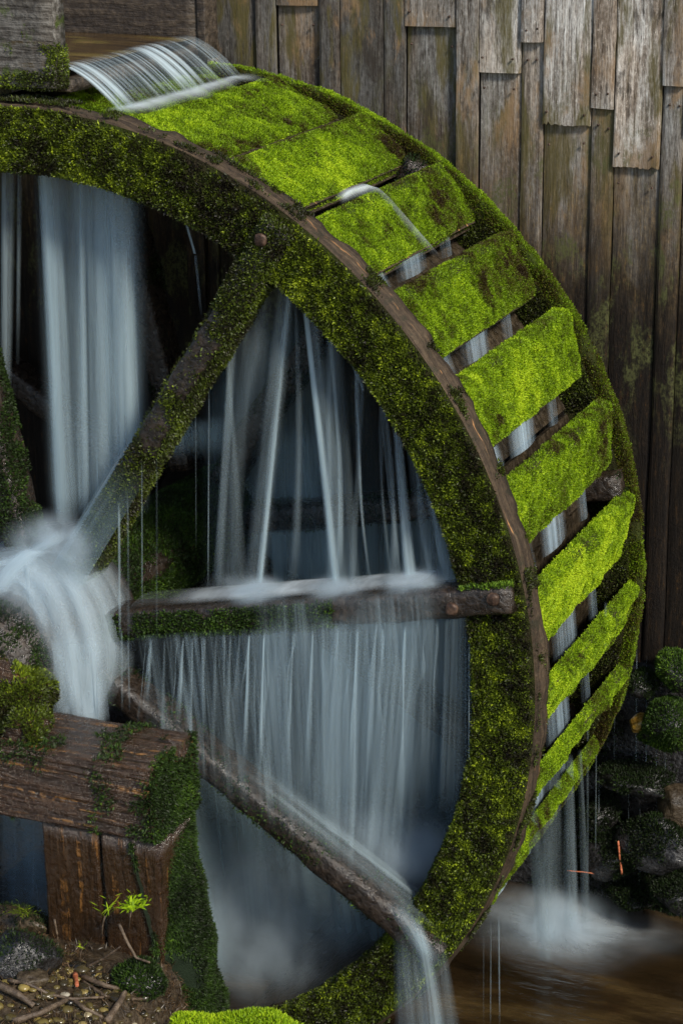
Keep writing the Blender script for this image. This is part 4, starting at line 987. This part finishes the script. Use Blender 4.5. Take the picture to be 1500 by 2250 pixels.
# ------------------------------------------------------------------ foreground bank: stones, twigs, plants
def gz(x, y):
    P = np.array([[x, y, 0.]])
    bank = sstep(np.array([-y]), .30, .62)*sstep(np.array([1.16-x]), 0, .32)
    return float((-2.25 + bank*(1.36+.10*max(-y-.7, 0)) + (fbm(P, 3.2, 3, 4)-.5)*.16*(.3+bank))[0])
def on_ground(px, py, lift=0.):
    z = -.9
    for _ in range(25):
        P = atz(px, py, z); z = .5*z+.5*(gz(P[0], P[1])+lift)
    return atz(px, py, z)
FG = [(50, 2100, -.87, .16, .12, .09, 'W', 'frosty wet grey stone at the foot of the trestle'),
      (310, 2145, -.86, .10, .08, .065, 'M', 'dark green mossy stone beside the twigs'),
      (200, 2005, -.80, .085, .07, .09, 'D', 'brown mossy mound against the trestle planks'),
      (50, 2025, -.76, .17, .08, .055, 'E', 'flat earthy stone topped with grass under the beam'),
      (75, 2150, -.96, .075, .06, .03, 'P', 'smooth olive stone lying among the pebbles'),
      (565, 2268, -.90, .20, .10, .05, 'B', 'vivid green moss cushion at the bottom edge'),
      (425, 2258, -.95, .11, .07, .03, 'B', 'small vivid moss cushion next to the mossy flank')]
for k, (px, py, Y, rx, ry, rz, ty, lab) in enumerate(FG):
    c = on_ground(px, py, rz*.45) if ty != 'B' else at(px, py, Y); V, F = rock_mesh(c, (rx, ry, rz), 70+k, 4, .2 if ty != 'B' else .55, 1.6 if ty != 'B' else 2.6)
    mt = {'W': M_ROCK, 'M': M_ROCK, 'D': M_EARTH, 'E': M_EARTH, 'P': M_EARTH, 'B': M_EARTH}[ty]
    o = tag(mesh('stone' if ty != 'B' else 'moss_cushion', V, F, mt), lab, 'stone' if ty != 'B' else 'moss', 'stones on the near bank')
    if ty in 'MDB':
        mm = {'M': M_MG, 'D': M_MD, 'B': M_MB}[ty]
        moss('moss', o, V, F, 80000, .015, .0065, mm, None if ty == 'B' else (lambda P, N: .9*sstep(fbm(P, 9, 19, 3), .3, .42)), (lambda P, N, ty=ty: {'M': .25, 'D': .0, 'B': .5}[ty]+.5*fbm(P, 9, 6, 3)), 760+k, base=False)
    if ty in 'WE':
        moss('moss', o, V, F, 40000, .016, .004, M_MG, lambda P, N: .6*sstep(fbm(P, 9, 19, 3), .35, .6)*(N[:, 2] > .0), lambda P, N: .1+.4*fbm(P, 9, 6, 3), 760+k, base=False)
STL = [(0, (.012, .008, .005)), (.5, (.05, .032, .016)), (.8, (.13, .075, .035)), (1, (.30, .19, .09))]
V, F, _, _ = grid(lambda u, v: (lambda x, y: np.stack([x, y, np.array([gz(a_, b_) for a_, b_ in zip(x, y)])], 1))(-.1+1.2*u, -1.6+.95*v), 50, 40)
tag(moss('leaf_litter', None, V, F, 14000, .030, .0035, [moss_mat('litter', STL, .1, .4, .4), M_EARTH], lambda P, N: .15+.85*sstep(fbm(P, 5, 3, 3), .42, .6), lambda P, N: .2+.6*fbm(P, 9, 6, 3), 790, base=False, lay=(.0, .2), up=0, out=lambda P: np.array([0, 0, 1.])), 'brown needles and leaf litter on the near bank', 'leaf litter')
def peb_mat():
    t = NT('pebbles'); v = t.attr('tone')
    c = t.ramp(v, [(0, (.012, .010, .006)), (.3, (.045, .036, .018)), (.55, (.12, .095, .03)), (.8, (.24, .18, .05)), (1, (.34, .31, .24))]); f = t.noise(t.pos((40, 40, 40)), 1., 4.)
    return t.done(t.bsdf(t.mix(t.mr(f, .3, .7, .0, .5), c, (.3, .25, .2), 'MULTIPLY'), .22, .5, f, .2, .005))
M_PEB = peb_mat()
g = np.random.default_rng(12); Vs, Fs, To, off = [], [], [], 0
bm = bmesh.new(); bmesh.ops.create_icosphere(bm, subdivisions=2, radius=1); SV = np.array([v.co[:] for v in bm.verts]); SF = np.array([[v.index for v in f.verts] for f in bm.faces]); bm.free()
for k in range(950):
    x, y = g.uniform(.15, 1.0), g.uniform(-1.55, -.80)
    s_ = g.uniform(.006, .016)*(1.7 if g.random() < .12 else 1)
    v = SV*(1+.18*(vnoise(SV+k, 1.4, k)-.5))[:, None]*np.array([s_*g.uniform(.9, 1.5), s_*g.uniform(.8, 1.1), s_*.5])
    an = g.uniform(0, 6.28); ca, sa = math.cos(an), math.sin(an)
    v = np.stack([v[:, 0]*ca-v[:, 1]*sa, v[:, 0]*sa+v[:, 1]*ca, v[:, 2]], 1)+[x, y, gz(x, y)+s_*.25]
    Vs.append(v); Fs.append(SF+off); off += len(v); To.append(np.full(len(v), np.clip(g.normal(.38, .26), 0, 1)))
tag(mesh('pebbles', np.concatenate(Vs), np.concatenate(Fs), M_PEB, attr={'tone': np.concatenate(To)}), 'yellow and olive wet pebbles on the near bank', 'pebbles', kind='stuff')
M_TWIG = dark_wood('twig_bark', [(.3, (.02, .014, .010)), (.5, (.08, .055, .035)), (.7, (.20, .15, .10))], (30, 30, 30), .45, .4)
M_TWIGR = dark_wood('twig_red', [(.3, (.20, .05, .02)), (.5, (.42, .12, .05)), (.7, (.55, .22, .12))], (30, 30, 30), .45, .4)
TW = [([(20, 2155), (60, 2160), (110, 2185), (160, 2195), (240, 2190)], .007, -1.0, 'long crooked twig across the pebbles', M_TWIG),
      ([(0, 2165), (40, 2185), (75, 2210)], .016, -1.02, 'thick dark stick at the photo edge', M_TWIG),
      ([(30, 2245), (90, 2225), (150, 2195)], .013, -1.03, 'dark stick slanting up from the bottom edge', M_TWIG),
      ([(180, 2145), (230, 2165), (320, 2185)], .010, -.97, 'pale grey stick pointing at the green mossy stone', M_TWIG),
      ([(180, 2155), (235, 2190)], .007, -.96, 'short black stick under the pale grey stick', M_TWIG),
      ([(165, 2140), (170, 2165)], .010, -.97, 'stubby orange wood chip standing among the twigs', M_TWIGR),
      ([(235, 2245), (265, 2200), (275, 2180)], .014, -1.0, 'stout brown stick leaning at the bottom', M_TWIG),
      ([(160, 2195), (185, 2215), (225, 2235)], .009, -1.02, 'broken twig below the long crooked twig', M_TWIG),
      ([(120, 2020), (128, 2060), (120, 2110)], .004, -.86, 'thin root hanging beside the frosty stone', M_TWIG),
      ([(262, 2030), (280, 2070), (300, 2105), (330, 2115)], .006, -.85, 'thin bent stem below the bright fern', M_TWIG),
      ([(190, 2125), (230, 2105), (265, 2080)], .005, -.88, 'fine brown twig behind the pale grey stick', M_TWIG),
      ([(290, 2195), (325, 2195)], .006, -.98, 'short twig end beside the green mossy stone', M_TWIG)]
for k, (pts, r, Y, lab, mt) in enumerate(TW):
    P = []
    for j, p in enumerate(pts):
        P.append(on_ground(p[0], p[1], r*1.3+.012*(j % 2)) if Y < -.9 else at(p[0], p[1], Y))
    rr = np.linspace(r, r*.65, len(P))
    V, F = tube(P, rr, rr, 2, ns=8, rough=r*.2, rs=40, seed=k, nmul=5)
    tag(mesh('twig', V, F, mt), lab, 'twig', 'twigs on the near bank')
for pts, r, lab in (([(1357, 1848), (1360, 1880), (1365, 1920)], .0045, 'bright orange twig hanging among the dark rocks'), ([(1245, 1913), (1280, 1916), (1310, 1920)], .003, 'thin orange twig lying flat by the fall')):
    V, F = tube([at(*p, 1.26) for p in pts], r, r, 2, ns=6, rough=.001, seed=3, nmul=4); tag(mesh('twig', V, F, M_TWIGR), lab, 'twig')
# bright little fern and grass on the near bank
def leafplant(name, base, n, L, W, label, cat, seed, spread=.6, mats=M_MB, tone=.75):
    g = np.random.default_rng(seed); Vs, Fs, To = [], [], []
    for k in range(n):
        d_ = np.array([g.normal()*spread, g.normal()*spread, g.uniform(.25, 1.)]); d_ /= np.linalg.norm(d_); l = L*g.uniform(.5, 1.1)
        sd = np.cross(d_, [0, 0, 1]); sd /= np.linalg.norm(sd)+1e-9; p = np.array(base)+g.normal(size=3)*[.012, .01, .004]
        for q in range(3):
            o_ = len(Vs); pts = [p+d_*l*t_+np.array([0, 0, -l*.35*t_*t_]) for t_ in (0, .35, .7, 1)]
            ww = [W*.3, W, W*.8, 0]
            if q == 0:
                for a_, b_ in zip(pts, ww): Vs += [a_+sd*b_/2, a_-sd*b_/2]
                Fs += [(o_, o_+1, o_+3, o_+2), (o_+2, o_+3, o_+5, o_+4), (o_+4, o_+5, o_+7, o_+6)]; To += [np.clip(g.normal(tone, .12), 0, 1)]*8
            else:
                t1 = .4*q; a_ = p+d_*l*t1; e_ = a_+d_*l*.25+sd*l*.3*(1 if k % 2 else -1); Vs += [a_, (a_+e_)/2+np.array([0, 0, W*.4]), e_, (a_+e_)/2-np.array([0, 0, W*.4])]
                Fs += [(o_, o_+1, o_+2, o_+3)]; To += [np.clip(g.normal(tone, .12), 0, 1)]*4
    o = empty(name, tuple(base), label, cat)
    mesh('leaves', np.array(Vs), Fs, mats, o, smooth=False, attr={'tone': np.array(To)})
    V, F = tube([np.array(base)-[.02, .0, .09], np.array(base)-[.01, 0, .03], np.array(base)], .003, .003, 2, ns=6); mesh('stem', V, F, M_TWIG, o)
leafplant('fern', at(292, 1992, -.80), 46, .055, .008, 'bright yellow green little fern in front of the trestle planks', 'fern', 5, .7)
leafplant('grass_tuft', at(230, 1985, -.80)-[0, 0, .05], 7, .09, .004, 'few grass blades beside the brown mossy mound', 'grass', 6, .35)
leafplant('grass_tuft', at(182, 2080, -.86), 5, .04, .004, 'tiny yellow grass blades at the base of the brown mound', 'grass', 7, .4, tone=.9)
leafplant('grass_tuft', at(50, 2005, -.74), 40, .05, .004, 'short grass on the flat earthy stone under the beam', 'grass', 8, .8, M_MD, .6)
print('leaves', NLEAF[0])
